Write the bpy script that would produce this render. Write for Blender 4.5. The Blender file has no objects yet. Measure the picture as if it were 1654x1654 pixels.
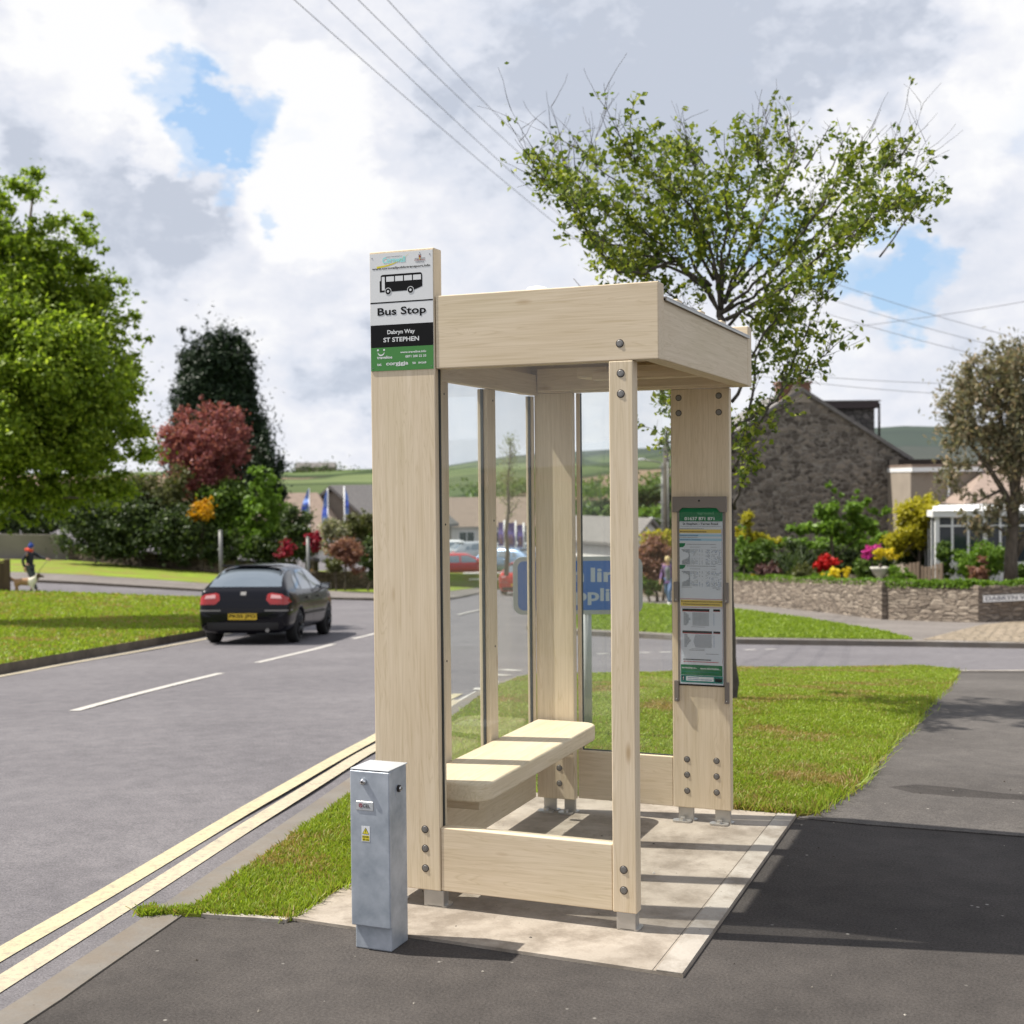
import bpy, bmesh, math, random
import numpy as np
from mathutils import Vector, Matrix
from mathutils.bvhtree import BVHTree
random.seed(7); rng = np.random.default_rng(11)
S = bpy.context.scene
COL = S.collection
R_ = math.radians

# ------------------------------------------------------------------ camera
CAM = np.array([2.578, -4.862, 1.751]); F = 2141.7
YAW, PITCH, ROLL = 0.3826, -0.0234, -0.0095
def basis():
    cy, sy = math.cos(YAW), math.sin(YAW)
    fw = np.array([-sy, cy, 0]); rt = np.array([cy, sy, 0]); up = np.array([0, 0, 1.])
    f2 = fw*math.cos(PITCH)+up*math.sin(PITCH); u2 = -fw*math.sin(PITCH)+up*math.cos(PITCH)
    r3 = rt*math.cos(ROLL)+u2*math.sin(ROLL); u3 = -rt*math.sin(ROLL)+u2*math.cos(ROLL)
    return r3, u3, f2
RT, UP, FW = basis()
cd = bpy.data.cameras.new('camera'); cam = bpy.data.objects.new('camera', cd); COL.objects.link(cam)
m = Matrix.Identity(4)
for i in range(3):
    m[i][0], m[i][1], m[i][2], m[i][3] = RT[i], UP[i], -FW[i], CAM[i]
cam.matrix_world = m
cd.sensor_width = 36; cd.lens = F/1654*36; cd.clip_start = 0.1; cd.clip_end = 20000
cd.dof.use_dof = True; cd.dof.focus_distance = 5.6; cd.dof.aperture_fstop = 3.5
S.camera = cam
def ray(x, y): return FW+RT*(x-827)/F-UP*(y-827)/F
def at(x, y, D): return Vector(CAM+ray(x, y)*D)
def hor(x): return 776.9-0.0095*(x-827)

# ------------------------------------------------------------------ light
SUNV = Vector((1, .21, -1.53)).normalized()
S.view_settings.view_transform = 'Standard'; S.view_settings.look = 'None'
S.view_settings.exposure = 0.7; S.view_settings.gamma = 1
S.cycles.max_bounces = 8; S.cycles.transparent_max_bounces = 16
S.cycles.use_denoising = True
sl = bpy.data.lights.new('sun', 'SUN'); sl.energy = 4.6; sl.angle = R_(.55); sl.color = (1, .95, .86)
so = bpy.data.objects.new('sun', sl); COL.objects.link(so)
so.rotation_euler = SUNV.to_track_quat('-Z', 'Y').to_euler(); so.location = (-10, -5, 20)

W = bpy.data.worlds.new('World'); S.world = W; W.use_nodes = True
nt = W.node_tree; nt.nodes.clear()
def N(nt, t, **k):
    n = nt.nodes.new(t)
    for a, b in k.items():
        if a == 'i':
            for kk, vv in b.items(): n.inputs[kk].default_value = vv
        else: setattr(n, a, b)
    return n
def Lk(nt, a, b): nt.links.new(a, b)
def mathn(nt, op, a, b=None, clamp=False):
    n = nt.nodes.new('ShaderNodeMath'); n.operation = op; n.use_clamp = clamp
    for i, v in enumerate((a, b)):
        if v is None: continue
        if isinstance(v, (int, float)): n.inputs[i].default_value = v
        else: nt.links.new(v, n.inputs[i])
    return n.outputs[0]
def ramp(nt, fac, stops, interp='LINEAR'):
    n = nt.nodes.new('ShaderNodeValToRGB'); cr = n.color_ramp; cr.interpolation = interp
    while len(cr.elements) < len(stops): cr.elements.new(.5)
    for e, (p, c) in zip(cr.elements, stops):
        e.position = p; e.color = (c[0], c[1], c[2], 1) if not isinstance(c, (int, float)) else (c, c, c, 1)
    if fac is not None: nt.links.new(fac, n.inputs[0])
    return n.outputs[0]
def mix(nt, fac, a, b, mode='MIX'):
    n = nt.nodes.new('ShaderNodeMix'); n.data_type = 'RGBA'; n.blend_type = mode
    for s, v in ((n.inputs[0], fac), (n.inputs[6], a), (n.inputs[7], b)):
        if isinstance(v, (int, float)): s.default_value = v
        elif isinstance(v, tuple): s.default_value = (*v, 1)
        else: nt.links.new(v, s)
    return n.outputs[2]
sky = N(nt, 'ShaderNodeTexSky', sky_type='NISHITA', sun_disc=False, sun_elevation=R_(56.3), sun_rotation=R_(258.1))
tc = N(nt, 'ShaderNodeTexCoord')
mp = N(nt, 'ShaderNodeMapping', i={'Scale': (1, 1, 1.7), 'Location': (.31, .17, .05)})
Lk(nt, tc.outputs['Generated'], mp.inputs[0])
def noise(nt, vec, scale, detail=6, rough=.55, dist=0.):
    n = N(nt, 'ShaderNodeTexNoise', i={'Scale': scale, 'Detail': detail, 'Roughness': rough, 'Distortion': dist})
    if vec is not None: nt.links.new(vec, n.inputs['Vector'])
    return n.outputs['Fac']
# cloud edges: the direction itself is warped a little before the big masses are looked up
nw = N(nt, 'ShaderNodeTexNoise', i={'Scale': 13., 'Detail': 8, 'Roughness': .6})
Lk(nt, mp.outputs[0], nw.inputs['Vector'])
vs = N(nt, 'ShaderNodeVectorMath', operation='SUBTRACT'); Lk(nt, nw.outputs['Color'], vs.inputs[0]); vs.inputs[1].default_value = (.5, .5, .5)
vsc = N(nt, 'ShaderNodeVectorMath', operation='SCALE'); Lk(nt, vs.outputs[0], vsc.inputs[0]); vsc.inputs['Scale'].default_value = .13
va = N(nt, 'ShaderNodeVectorMath', operation='ADD'); Lk(nt, tc.outputs['Generated'], va.inputs[0]); Lk(nt, vsc.outputs[0], va.inputs[1])
vn = N(nt, 'ShaderNodeVectorMath', operation='NORMALIZE'); Lk(nt, va.outputs[0], vn.inputs[0])
def blob(x, y, rad, amp):
    d = Vector(ray(x, y)).normalized() if y is not None else Vector(x).normalized(); a = rad/F
    dp = N(nt, 'ShaderNodeVectorMath', operation='DOT_PRODUCT'); Lk(nt, vn.outputs[0], dp.inputs[0]); dp.inputs[1].default_value = d
    mr = N(nt, 'ShaderNodeMapRange', interpolation_type='SMOOTHSTEP'); Lk(nt, dp.outputs['Value'], mr.inputs[0])
    mr.inputs[1].default_value = math.cos(a); mr.inputs[2].default_value = math.cos(a*.35)
    mr.inputs[3].default_value = 0; mr.inputs[4].default_value = amp
    return mr.outputs[0]
def total(bl):
    o = None
    for b in bl:
        v = blob(*b); o = v if o is None else mathn(nt, 'ADD', o, v)
    return o
holes = total([(290, 145, 80, .75), (380, 190, 80, .85), (335, 235, 72, .75), (345, 90, 60, .35), (445, 340, 38, .6), (250, 15, 60, .35), (500, 200, 50, .3), (1400, 450, 95, .85),
               (1490, 470, 80, .85), (1180, 350, 110, .5), (1290, 400, 90, .5), (2300, 100, 500, .8), (-900, 0, 500, .8), (-300, -900, 500, .7)])
n1 = noise(nt, mp.outputs[0], 5.5, 8, .6)
dens = mathn(nt, 'SUBTRACT', mathn(nt, 'ADD', .93, mathn(nt, 'MULTIPLY', mathn(nt, 'SUBTRACT', n1, .5), 1.6)), holes)
alpha = ramp(nt, dens, [(.05, 0), (.38, .45), (.66, .9), (.85, 1)])
# cloud shade
grey = total([(1000, 60, 330, .36), (1300, 150, 380, .40), (900, 230, 240, .28), (240, 330, 170, .38), (420, 380, 170, .35), (560, 560, 150, .45), (600, 620, 120, .3), (40, 170, 120, .4), (640, 180, 150, .25), (1530, 420, 150, .3), (750, 650, 200, .3), ((.3, -.1, 1), None, 2300, .5)])  # last entry: unseen grey cloud overhead, added to cut sky fill and deepen shadows
brt = total([(150, 70, 190, .6), (270, 225, 90, .75), (520, 160, 110, .6), (480, 310, 150, .5), (470, 430, 200, .35), (1560, 230, 110, .6), (1330, 300, 150, .6), (560, 60, 150, .2), (1630, 60, 130, .5)])
n2 = noise(nt, vn.outputs[0], 9., 9, .6)
n3 = noise(nt, mp.outputs[0], 30., 6, .6)
sh = mathn(nt, 'ADD', mathn(nt, 'MULTIPLY', mathn(nt, 'SUBTRACT', n2, .5), 1.7), mathn(nt, 'MULTIPLY', mathn(nt, 'SUBTRACT', n3, .5), .9))
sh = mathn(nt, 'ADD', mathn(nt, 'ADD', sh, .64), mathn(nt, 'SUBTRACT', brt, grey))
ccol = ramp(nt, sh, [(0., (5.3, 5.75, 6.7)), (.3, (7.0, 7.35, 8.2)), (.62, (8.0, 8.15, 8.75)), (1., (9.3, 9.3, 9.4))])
skyb = mix(nt, 1., sky.outputs[0], (1.25, 1.25, 1.2), 'MULTIPLY')
# lift the blue towards the thin milky veil of the photograph
skyb = mix(nt, .6, skyb, (4.6, 6.9, 10.2))
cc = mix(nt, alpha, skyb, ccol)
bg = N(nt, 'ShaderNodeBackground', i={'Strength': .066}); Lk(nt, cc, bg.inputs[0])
wo = N(nt, 'ShaderNodeOutputWorld'); Lk(nt, bg.outputs[0], wo.inputs[0])

# ------------------------------------------------------------------ materials
def mat(name, col=None, rough=.6, metal=0., spec=.5, **k):
    M = bpy.data.materials.new(name); M.use_nodes = True
    b = M.node_tree.nodes['Principled BSDF']
    if col is not None: b.inputs['Base Color'].default_value = (*col, 1)
    b.inputs['Roughness'].default_value = rough; b.inputs['Metallic'].default_value = metal
    b.inputs['Specular IOR Level'].default_value = spec
    for a, v in k.items(): b.inputs[a].default_value = v
    return M
def T(M): return M.node_tree, M.node_tree.nodes['Principled BSDF']
def coord(nt, scale=(1, 1, 1), kind='Object', rnd=False, rot=(0, 0, 0)):
    t = N(nt, 'ShaderNodeTexCoord'); mp = N(nt, 'ShaderNodeMapping', i={'Scale': scale, 'Rotation': rot})
    Lk(nt, t.outputs[kind], mp.inputs[0])
    if rnd:
        oi = N(nt, 'ShaderNodeObjectInfo'); cb = N(nt, 'ShaderNodeCombineXYZ')
        for i, q in enumerate((13., 29., 7.)): Lk(nt, mathn(nt, 'MULTIPLY', oi.outputs['Random'], q), cb.inputs[i])
        Lk(nt, cb.outputs[0], mp.inputs['Location'])
    return mp.outputs[0]
def bump(nt, b, h, strength=.3, dist=.01):
    n = N(nt, 'ShaderNodeBump', i={'Strength': strength, 'Distance': dist}); Lk(nt, h, n.inputs['Height']); Lk(nt, n.outputs[0], b.inputs['Normal'])
def simple(name, c0, c1, scale=5, rough=.7, bmp=.2, bd=.01, detail=6, kind='Object', metal=0., spec=.5, stretch=(1, 1, 1)):
    M = mat(name, rough=rough, metal=metal, spec=spec); t, b = T(M)
    n = noise(t, coord(t, stretch, kind), scale, detail, .6)
    Lk(t, ramp(t, n, [(.3, c0), (.7, c1)]), b.inputs['Base Color'])
    if bmp: bump(t, b, n, bmp, bd)
    return M
def wood(axis):
    M = mat('pale_softwood_'+'xyz'[axis], rough=.62, spec=.3); t, b = T(M)
    st = [7., 7., 7.]; st[axis] = .35
    v = coord(t, tuple(st), rnd=True)
    a = noise(t, v, 2.2, 3, .5, 1.2)
    w = mathn(t, 'FRACT', mathn(t, 'MULTIPLY', a, 13.))
    ring = ramp(t, w, [(0., (.52, .405, .25)), (.12, (.68, .56, .40)), (.72, (.72, .60, .45)), (1., (.565, .45, .29))])
    st2 = [90., 90., 90.]; st2[axis] = 2.5
    fine = noise(t, coord(t, tuple(st2), rnd=True), 1., 4, .6)
    c = mix(t, .55, ring, ramp(t, fine, [(.3, (.59, .48, .32)), (.7, (.77, .655, .50))]))
    st3 = [3., 3., 3.]; st3[axis] = .8
    big = noise(t, coord(t, tuple(st3), rnd=True), 1., 3, .5)
    c = mix(t, .8, c, ramp(t, big, [(.3, (.90, .87, .82)), (.5, (1., 1., 1.)), (.7, (.93, .94, .90))]), 'MULTIPLY')
    # a few small knots and nail marks
    st4 = [9., 9., 9.]; st4[axis] = 2.6
    vo = N(t, 'ShaderNodeTexVoronoi', i={'Scale': .75}); Lk(t, coord(t, tuple(st4), rnd=True), vo.inputs['Vector'])
    kn = ramp(t, vo.outputs['Distance'], [(.03, 1), (.10, 0)])
    c = mix(t, mathn(t, 'MULTIPLY', kn, .75), c, (.40, .27, .14))
    Lk(t, c, b.inputs['Base Color'])
    bump(t, b, fine, .10, .002)
    return M
WX, WY, WZ = wood(0), wood(1), wood(2)
M_end = simple('sawn_end_grain', (.46, .33, .19), (.6, .46, .3), 60, .7, .2, .002, stretch=(1, 1, .2))
M_steel = simple('stainless_steel', (.42, .41, .39), (.52, .5, .47), 12, .42, .03, .002, metal=.75)
M_bolt = mat('bolt_steel', (.26, .25, .24), .45, .7)
M_dark = mat('dark_recess', (.025, .02, .017), .9)
M_gasket = mat('dark_gasket', (.03, .035, .035), .6)
M_conc_gal = simple('galvanised_steel', (.27, .31, .36), (.50, .54, .60), 9, .45, .05, .003, 9, metal=.3)
M_galtop = simple('galvanised_steel_pale', (.5, .52, .54), (.58, .6, .62), 14, .4, .04, .003, metal=.3)
M_chrome = mat('chrome', (.7, .7, .7), .12, 1.)
M_white = mat('white_print', (.72, .73, .74), .55, spec=.12)
M_white2 = mat('white_paint', (.8, .8, .8), .4)
M_black = mat('black_print', (.008, .008, .009), .55, spec=.12)
M_green = mat('green_print', (.075, .24, .07), .55, spec=.12)
M_dgreen = mat('dark_green_print', (.012, .16, .06), .55, spec=.12)
M_teal = mat('teal_print', (.02, .20, .17), .55, spec=.12)
M_red = mat('red_print', (.42, .02, .02), .55, spec=.12)
M_yel = mat('yellow_print', (.72, .62, .06), .55, spec=.12)
M_gold = mat('gold_print', (.66, .48, .12), .55, spec=.12)
M_cyan = mat('cyan_print', (.30, .75, .74), .55, spec=.12)
M_lblue = mat('light_blue_print', (.34, .52, .66), .55, spec=.12)
M_navy = mat('navy_print', (.05, .12, .3), .55, spec=.12)
M_grey = mat('grey_print', (.20, .21, .24), .55, spec=.12)
M_paper = mat('paper', (.60, .62, .68), .55, spec=.12)
M_pcase = mat('taupe_painted_steel', (.20, .175, .155), .45, .2)
M_signblue = mat('blue_reflective', (.035, .13, .42), .35)
M_signgrey = simple('grey_painted_metal', (.30, .31, .31), (.40, .41, .41), 4, .5, .02)
def glassmat(name, tint=(.98, .99, .985)):
    M = bpy.data.materials.new(name); M.use_nodes = True; t = M.node_tree; t.nodes.clear()
    gb = N(t, 'ShaderNodeNewGeometry'); ir = N(t, 'ShaderNodeMapRange'); ir.inputs[3].default_value = 1.5; ir.inputs[4].default_value = 1/1.5; Lk(t, gb.outputs['Backfacing'], ir.inputs[0]); fr = N(t, 'ShaderNodeFresnel'); Lk(t, ir.outputs[0], fr.inputs['IOR']); gl = N(t, 'ShaderNodeBsdfGlossy', i={'Roughness': .0, 'Color': (1, 1, 1, 1)})
    tr = N(t, 'ShaderNodeBsdfTransparent', i={'Color': (*tint, 1)})
    df = N(t, 'ShaderNodeBsdfDiffuse', i={'Color': (.75, .78, .74, 1)})
    nz = noise(t, coord(t, (1, 1, 1)), 3.5, 5, .6)
    dirt = ramp(t, nz, [(.35, .006), (.75, .028)])
    m0 = N(t, 'ShaderNodeMixShader'); Lk(t, dirt, m0.inputs[0]); Lk(t, tr.outputs[0], m0.inputs[1]); Lk(t, df.outputs[0], m0.inputs[2])
    m1 = N(t, 'ShaderNodeMixShader'); Lk(t, mathn(t, 'MULTIPLY', fr.outputs[0], .6), m1.inputs[0]); Lk(t, m0.outputs[0], m1.inputs[1]); Lk(t, gl.outputs[0], m1.inputs[2])
    o = N(t, 'ShaderNodeOutputMaterial'); Lk(t, m1.outputs[0], o.inputs[0])
    return M
M_glass = glassmat('clear_glass')
def asphalt(name, c0, c1, patch):
    M = mat(name, rough=.92, spec=.12); t, b = T(M); v = coord(t)
    big = noise(t, v, .5, 5, .6); fine = noise(t, v, 95., 4, .8); med = noise(t, v, 6., 8, .7)
    c = ramp(t, big, [(.3, c0), (.7, c1)])
    c = mix(t, .7, c, ramp(t, fine, [(.35, (.55, .55, .55)), (.65, (1.5, 1.5, 1.5))]), 'MULTIPLY')
    c = mix(t, .9, c, ramp(t, med, [(.3, (.8, .8, .8)), (.7, (1.15, 1.14, 1.12))]), 'MULTIPLY')
    if patch:  # pale scuffs and specks
        s = noise(t, coord(t, (1, 2.2, 1)), 3.2, 8, .75)
        c = mix(t, mathn(t, 'MULTIPLY', ramp(t, s, [(.66, 0), (.80, 1)]), .55), c, (.34, .32, .29))
        vo = N(t, 'ShaderNodeTexVoronoi', i={'Scale': 9., 'Randomness': 1.}); Lk(t, v, vo.inputs['Vector'])
        c = mix(t, mathn(t, 'MULTIPLY', ramp(t, vo.outputs['Distance'], [(.04, .8), (.08, 0)]), ramp(t, noise(t, v, 2.3, 3), [(.5, 0), (.56, 1)])), c, (.33, .31, .28))
    Lk(t, c, b.inputs['Base Color']); bump(t, b, fine, .8, .006)
    return M
M_road = asphalt('road_asphalt', (.128, .121, .130), (.165, .156, .165), False)
M_foot = asphalt('footway_asphalt', (.042, .038, .036), (.088, .079, .074), True)
M_pale = asphalt('worn_footway_asphalt', (.08, .073, .069), (.12, .11, .104), True)
M_side = asphalt('pale_asphalt', (.15, .135, .125), (.2, .18, .168), False)
def paint(name, c):
    M = mat(name, rough=.7); t, b = T(M); v = coord(t)
    n = noise(t, v, 35., 5, .7); n2 = noise(t, v, 4., 5, .6)
    cc = mix(t, ramp(t, n, [(.32, .6), (.52, 0)]), c, (.17, .155, .145))
    cc = mix(t, .5, cc, ramp(t, n2, [(.3, (.8, .8, .8)), (.7, (1.05, 1.05, 1.05))]), 'MULTIPLY')
    Lk(t, cc, b.inputs['Base Color']); return M
M_ylw = paint('yellow_road_paint', (.46, .40, .25))
M_wht = paint('white_road_paint', (.48, .455, .42))
M_cream = paint('cream_road_paint', (.43, .37, .26))
def concrete(name, c0, c1, dirt=True):
    M = mat(name, rough=.85, spec=.3); t, b = T(M); v = coord(t)
    n = noise(t, v, 1.6, 6, .6); f = noise(t, v, 90., 3, .7); d = noise(t, v, 3.5, 9, .7)
    c = ramp(t, n, [(.3, c0), (.7, c1)])
    if dirt:
        c = mix(t, ramp(t, d, [(.44, 0), (.62, .72)]), c, (.16, .13, .10))
        vo = N(t, 'ShaderNodeTexVoronoi', i={'Scale': 13.}); Lk(t, v, vo.inputs['Vector'])
        c = mix(t, ramp(t, vo.outputs['Distance'], [(.03, .75), (.06, 0)]), c, (.08, .06, .045))
    c = mix(t, .5, c, ramp(t, f, [(.3, (.85, .85, .85)), (.7, (1.1, 1.1, 1.1))]), 'MULTIPLY')
    Lk(t, c, b.inputs['Base Color']); bump(t, b, f, .3, .003); return M
M_slab = concrete('slab_concrete', (.27, .232, .19), (.40, .35, .295))
M_slab2 = concrete('slab_edge_concrete', (.33, .30, .262), (.42, .38, .335), True)
M_kerb = concrete('kerb_concrete', (.13, .118, .105), (.21, .19, .165))
M_kerb2 = concrete('dark_kerb_concrete', (.07, .058, .045), (.13, .11, .085))
def grassmat(name, stops, sc=.9):
    M = mat(name, rough=.85, spec=.25); t, b = T(M); v = coord(t)
    n = noise(t, v, sc, 7, .68); f = noise(t, v, 28., 5, .7)
    c = mix(t, .6, ramp(t, n, stops), ramp(t, f, [(.3, (.6, .6, .5)), (.7, (1.35, 1.35, 1.3))]), 'MULTIPLY')
    Lk(t, c, b.inputs['Base Color']); bump(t, b, f, .8, .03); return M
GST = [(.28, (.20, .15, .07)), (.42, (.20, .20, .035)), (.55, (.17, .24, .02)), (.75, (.25, .31, .03))]
M_grass = grassmat('verge_grass', GST)
M_lawn = grassmat('bright_lawn', [(.3, (.16, .22, .03)), (.7, (.21, .27, .04))])
def leafmat(name, stops, rough=.5, trans=.35, pos=None):
    """one random tone per leaf, plus slow drift through the crown"""
    M = bpy.data.materials.new(name); M.use_nodes = True; t, b = T(M)
    g = N(t, 'ShaderNodeNewGeometry')
    n = noise(t, coord(t), .9, 3, .5)
    f = mathn(t, 'ADD', mathn(t, 'MULTIPLY', g.outputs['Random Per Island'], .65), mathn(t, 'MULTIPLY', n, .35), True)
    if pos: f = mathn(t, 'SUBTRACT', f, ramp(t, noise(t, coord(t), pos, 4, .6), [(.52, 0), (.66, .5)]), True)
    c = ramp(t, f, stops); Lk(t, c, b.inputs['Base Color'])
    b.inputs['Roughness'].default_value = rough; b.inputs['Specular IOR Level'].default_value = .3
    tr = N(t, 'ShaderNodeBsdfTranslucent'); Lk(t, mix(t, 1., c, (1.25, 1.3, .8), 'MULTIPLY'), tr.inputs[0])
    ms = N(t, 'ShaderNodeMixShader', i={0: trans}); Lk(t, b.outputs[0], ms.inputs[1]); Lk(t, tr.outputs[0], ms.inputs[2])
    Lk(t, ms.outputs[0], t.nodes['Material Output'].inputs[0]); return M
def L3(a, b, c): return [(.1, a), (.5, b), (.9, c)]
ML = dict(
 maple=leafmat('maple_leaf', L3((.09, .14, .014), (.20, .29, .025), (.40, .48, .06)), trans=.5),
 conifer=leafmat('dark_conifer_leaf', L3((.008, .022, .008), (.016, .036, .012), (.03, .055, .02)), trans=.1),
 purple=leafmat('purple_maple_leaf', L3((.13, .04, .045), (.30, .09, .095), (.50, .22, .20)), trans=.4),
 hedge=leafmat('dark_hedge_leaf', L3((.02, .035, .01), (.045, .075, .018), (.14, .18, .07))),
 lime=leafmat('lime_leaf', L3((.08, .15, .015), (.14, .25, .025), (.22, .34, .05))),
 olive=leafmat('olive_leaf', L3((.05, .06, .015), (.09, .10, .03), (.17, .17, .07))),
 gold=leafmat('golden_leaf', L3((.20, .20, .012), (.40, .36, .02), (.55, .48, .04))),
 orange=leafmat('orange_flower', L3((.45, .22, .01), (.6, .32, .01), (.7, .42, .03))),
 green=leafmat('mid_green_leaf', L3((.04, .075, .014), (.08, .14, .02), (.17, .25, .045))),
 bright=leafmat('bright_hedge_leaf', L3((.06, .12, .012), (.12, .22, .02), (.22, .33, .04))),
 pinky=leafmat('pink_brown_leaf', L3((.12, .055, .035), (.26, .12, .09), (.34, .2, .13))),
 cream=leafmat('cream_flower_leaf', L3((.09, .11, .04), (.25, .25, .15), (.55, .50, .38))),
 redf=leafmat('red_flower', L3((.30, .008, .008), (.55, .012, .012), (.72, .03, .02)), trans=.2),
 pinkf=leafmat('magenta_flower', L3((.45, .03, .22), (.65, .05, .35), (.75, .15, .5)), trans=.2),
 yelf=leafmat('yellow_flower', L3((.5, .38, .01), (.7, .55, .02), (.8, .68, .05)), trans=.2),
 crim=leafmat('crimson_flower', L3((.10, .01, .02), (.28, .01, .03), (.4, .02, .05)), trans=.2),
 plum=leafmat('plum_leaf', L3((.045, .02, .025), (.10, .045, .045), (.17, .09, .08))),
 euca=leafmat('grey_green_leaf', L3((.11, .115, .075), (.22, .21, .13), (.38, .27, .17)), trans=.3),
 haw=leafmat('hawthorn_leaf', [(.0, (.04, .065, .01)), (.3, (.07, .11, .015)), (.5, (.16, .21, .025)), (.85, (.33, .36, .04)), (.97, (.5, .36, .16))], trans=.35),
 phor=leafmat('flax_leaf', L3((.02, .035, .012), (.045, .07, .025), (.09, .12, .05))),
 spring=leafmat('spring_leaf', L3((.12, .16, .04), (.2, .24, .07), (.28, .3, .12))),
 blade=leafmat('grass_blade', [(.0, (.34, .24, .10)), (.2, (.30, .26, .07)), (.34, (.18, .24, .025)), (.7, (.26, .35, .03)), (1., (.42, .46, .08))], trans=.4, pos=1.1),
 bladeb=leafmat('bright_grass_blade', [(.0, (.28, .24, .07)), (.15, (.19, .24, .04)), (.5, (.18, .26, .025)), (1., (.30, .37, .05))], trans=.4),
)
M_bark = simple('grey_brown_bark', (.05, .04, .03), (.13, .105, .08), 14, .9, .6, .02, stretch=(1, 1, .3))
M_bark2 = simple('dark_twig_bark', (.05, .042, .038), (.10, .085, .075), 14, .9, .4, .01)
def stonemat(name, c0, c1, c2, mortar, rowh, bw, distort=.08):
    M = mat(name, rough=.9, spec=.2); t, b = T(M); v0 = coord(t)
    nz = N(t, 'ShaderNodeTexNoise', i={'Scale': 1.8, 'Detail': 4}); Lk(t, v0, nz.inputs['Vector'])
    s = N(t, 'ShaderNodeVectorMath', operation='SUBTRACT'); Lk(t, nz.outputs['Color'], s.inputs[0]); s.inputs[1].default_value = (.5, .5, .5)
    sc = N(t, 'ShaderNodeVectorMath', operation='SCALE', i={'Scale': distort*4}); Lk(t, s.outputs[0], sc.inputs[0])
    ad = N(t, 'ShaderNodeVectorMath', operation='ADD'); Lk(t, v0, ad.inputs[0]); Lk(t, sc.outputs[0], ad.inputs[1])
    mp = N(t, 'ShaderNodeMapping', i={'Rotation': (R_(90), 0, 0)}); Lk(t, ad.outputs[0], mp.inputs[0])
    mp.vector_type = 'TEXTURE'
    mp2 = N(t, 'ShaderNodeMapping', i={'Scale': (1/bw, 1/bw, 1/rowh)}); Lk(t, ad.outputs[0], mp2.inputs[0])
    vo = N(t, 'ShaderNodeTexVoronoi', i={'Scale': 1., 'Randomness': .75}, feature='F1'); Lk(t, mp2.outputs[0], vo.inputs['Vector'])
    ve = N(t, 'ShaderNodeTexVoronoi', i={'Scale': 1., 'Randomness': .75}, feature='DISTANCE_TO_EDGE'); Lk(t, mp2.outputs[0], ve.inputs['Vector'])
    sx = N(t, 'ShaderNodeSeparateColor'); Lk(t, vo.outputs['Color'], sx.inputs[0])
    col = ramp(t, sx.outputs[0], [(.1, c0), (.5, c1), (.9, c2)])
    n = noise(t, v0, 9., 7, .7)
    col = mix(t, .8, col, ramp(t, n, [(.3, (.65, .65, .65)), (.7, (1.3, 1.28, 1.25))]), 'MULTIPLY')
    col = mix(t, ramp(t, ve.outputs['Distance'], [(.03, .8), (.09, 0)]), col, mortar)
    Lk(t, col, b.inputs['Base Color'])
    h = mathn(t, 'ADD', ramp(t, ve.outputs['Distance'], [(0, 0), (.16, 1)]), mathn(t, 'MULTIPLY', n, .4)); bump(t, b, h, .8, .05)
    return M
M_stone = stonemat('house_granite', (.085, .072, .062), (.15, .13, .112), (.25, .215, .18), (.26, .235, .205), .16, .28)
M_wstone = stonemat('wall_stone', (.20, .165, .135), (.26, .215, .175), (.33, .28, .23), (.15, .125, .105), .075, .34, .015)
M_wstone2 = stonemat('dark_wall_stone', (.10, .08, .055), (.15, .12, .085), (.2, .165, .12), (.06, .05, .035), .13, .3, .03)
M_render = simple('grey_wall_render', (.20, .175, .155), (.27, .24, .215), .8, .9, .1)
M_slate = stonemat('hung_slate', (.09, .085, .085), (.12, .115, .11), (.16, .15, .145), (.05, .05, .05), .22, .3, .01)
M_roofb = simple('brown_roof_tile', (.16, .115, .09), (.24, .18, .14), 3, .85, .3, .03, stretch=(1, 1, 5))
M_roofp = simple('pinkish_roof_tile', (.22, .165, .135), (.29, .22, .18), 3, .85, .3, .03, stretch=(1, 1, 5))
M_roofg = simple('grey_roof_slate', (.13, .12, .115), (.2, .185, .175), 3, .85, .3, .03, stretch=(1, 1, 5))
M_hwhite = simple('white_house_render', (.62, .60, .56), (.72, .70, .66), 1.5, .8, .05)
M_htan = simple('tan_house_render', (.26, .22, .18), (.32, .27, .22), 1.5, .8, .05)
M_hglass = mat('window_glass', (.03, .04, .05), .08, 0, .8)
M_fascia = mat('maroon_fascia', (.03, .017, .018), .5)
M_brick = simple('red_brick', (.14, .07, .045), (.22, .12, .08), 8, .9, .3)
M_fence = simple('weathered_fence_wood', (.14, .10, .07), (.24, .18, .13), 3, .85, .3, .01, stretch=(8, 8, .6))
M_stonew = simple('white_cast_stone', (.5, .48, .42), (.62, .6, .54), 6, .8, .2)
M_post = simple('grey_post_metal', (.15, .15, .14), (.21, .21, .20), 5, .5, .02, metal=.3)
M_wire = mat('wire', (.16, .16, .18), .6)
M_polew = simple('telegraph_pole_wood', (.05, .04, .03), (.09, .075, .06), 6, .9, .3, stretch=(5, 5, .4))
M_bin = mat('black_plastic', (.012, .013, .02), .4)
M_pave = stonemat('block_paving', (.25, .205, .15), (.29, .24, .18), (.33, .27, .205), (.17, .14, .10), .2, .2, 0.)

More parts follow.
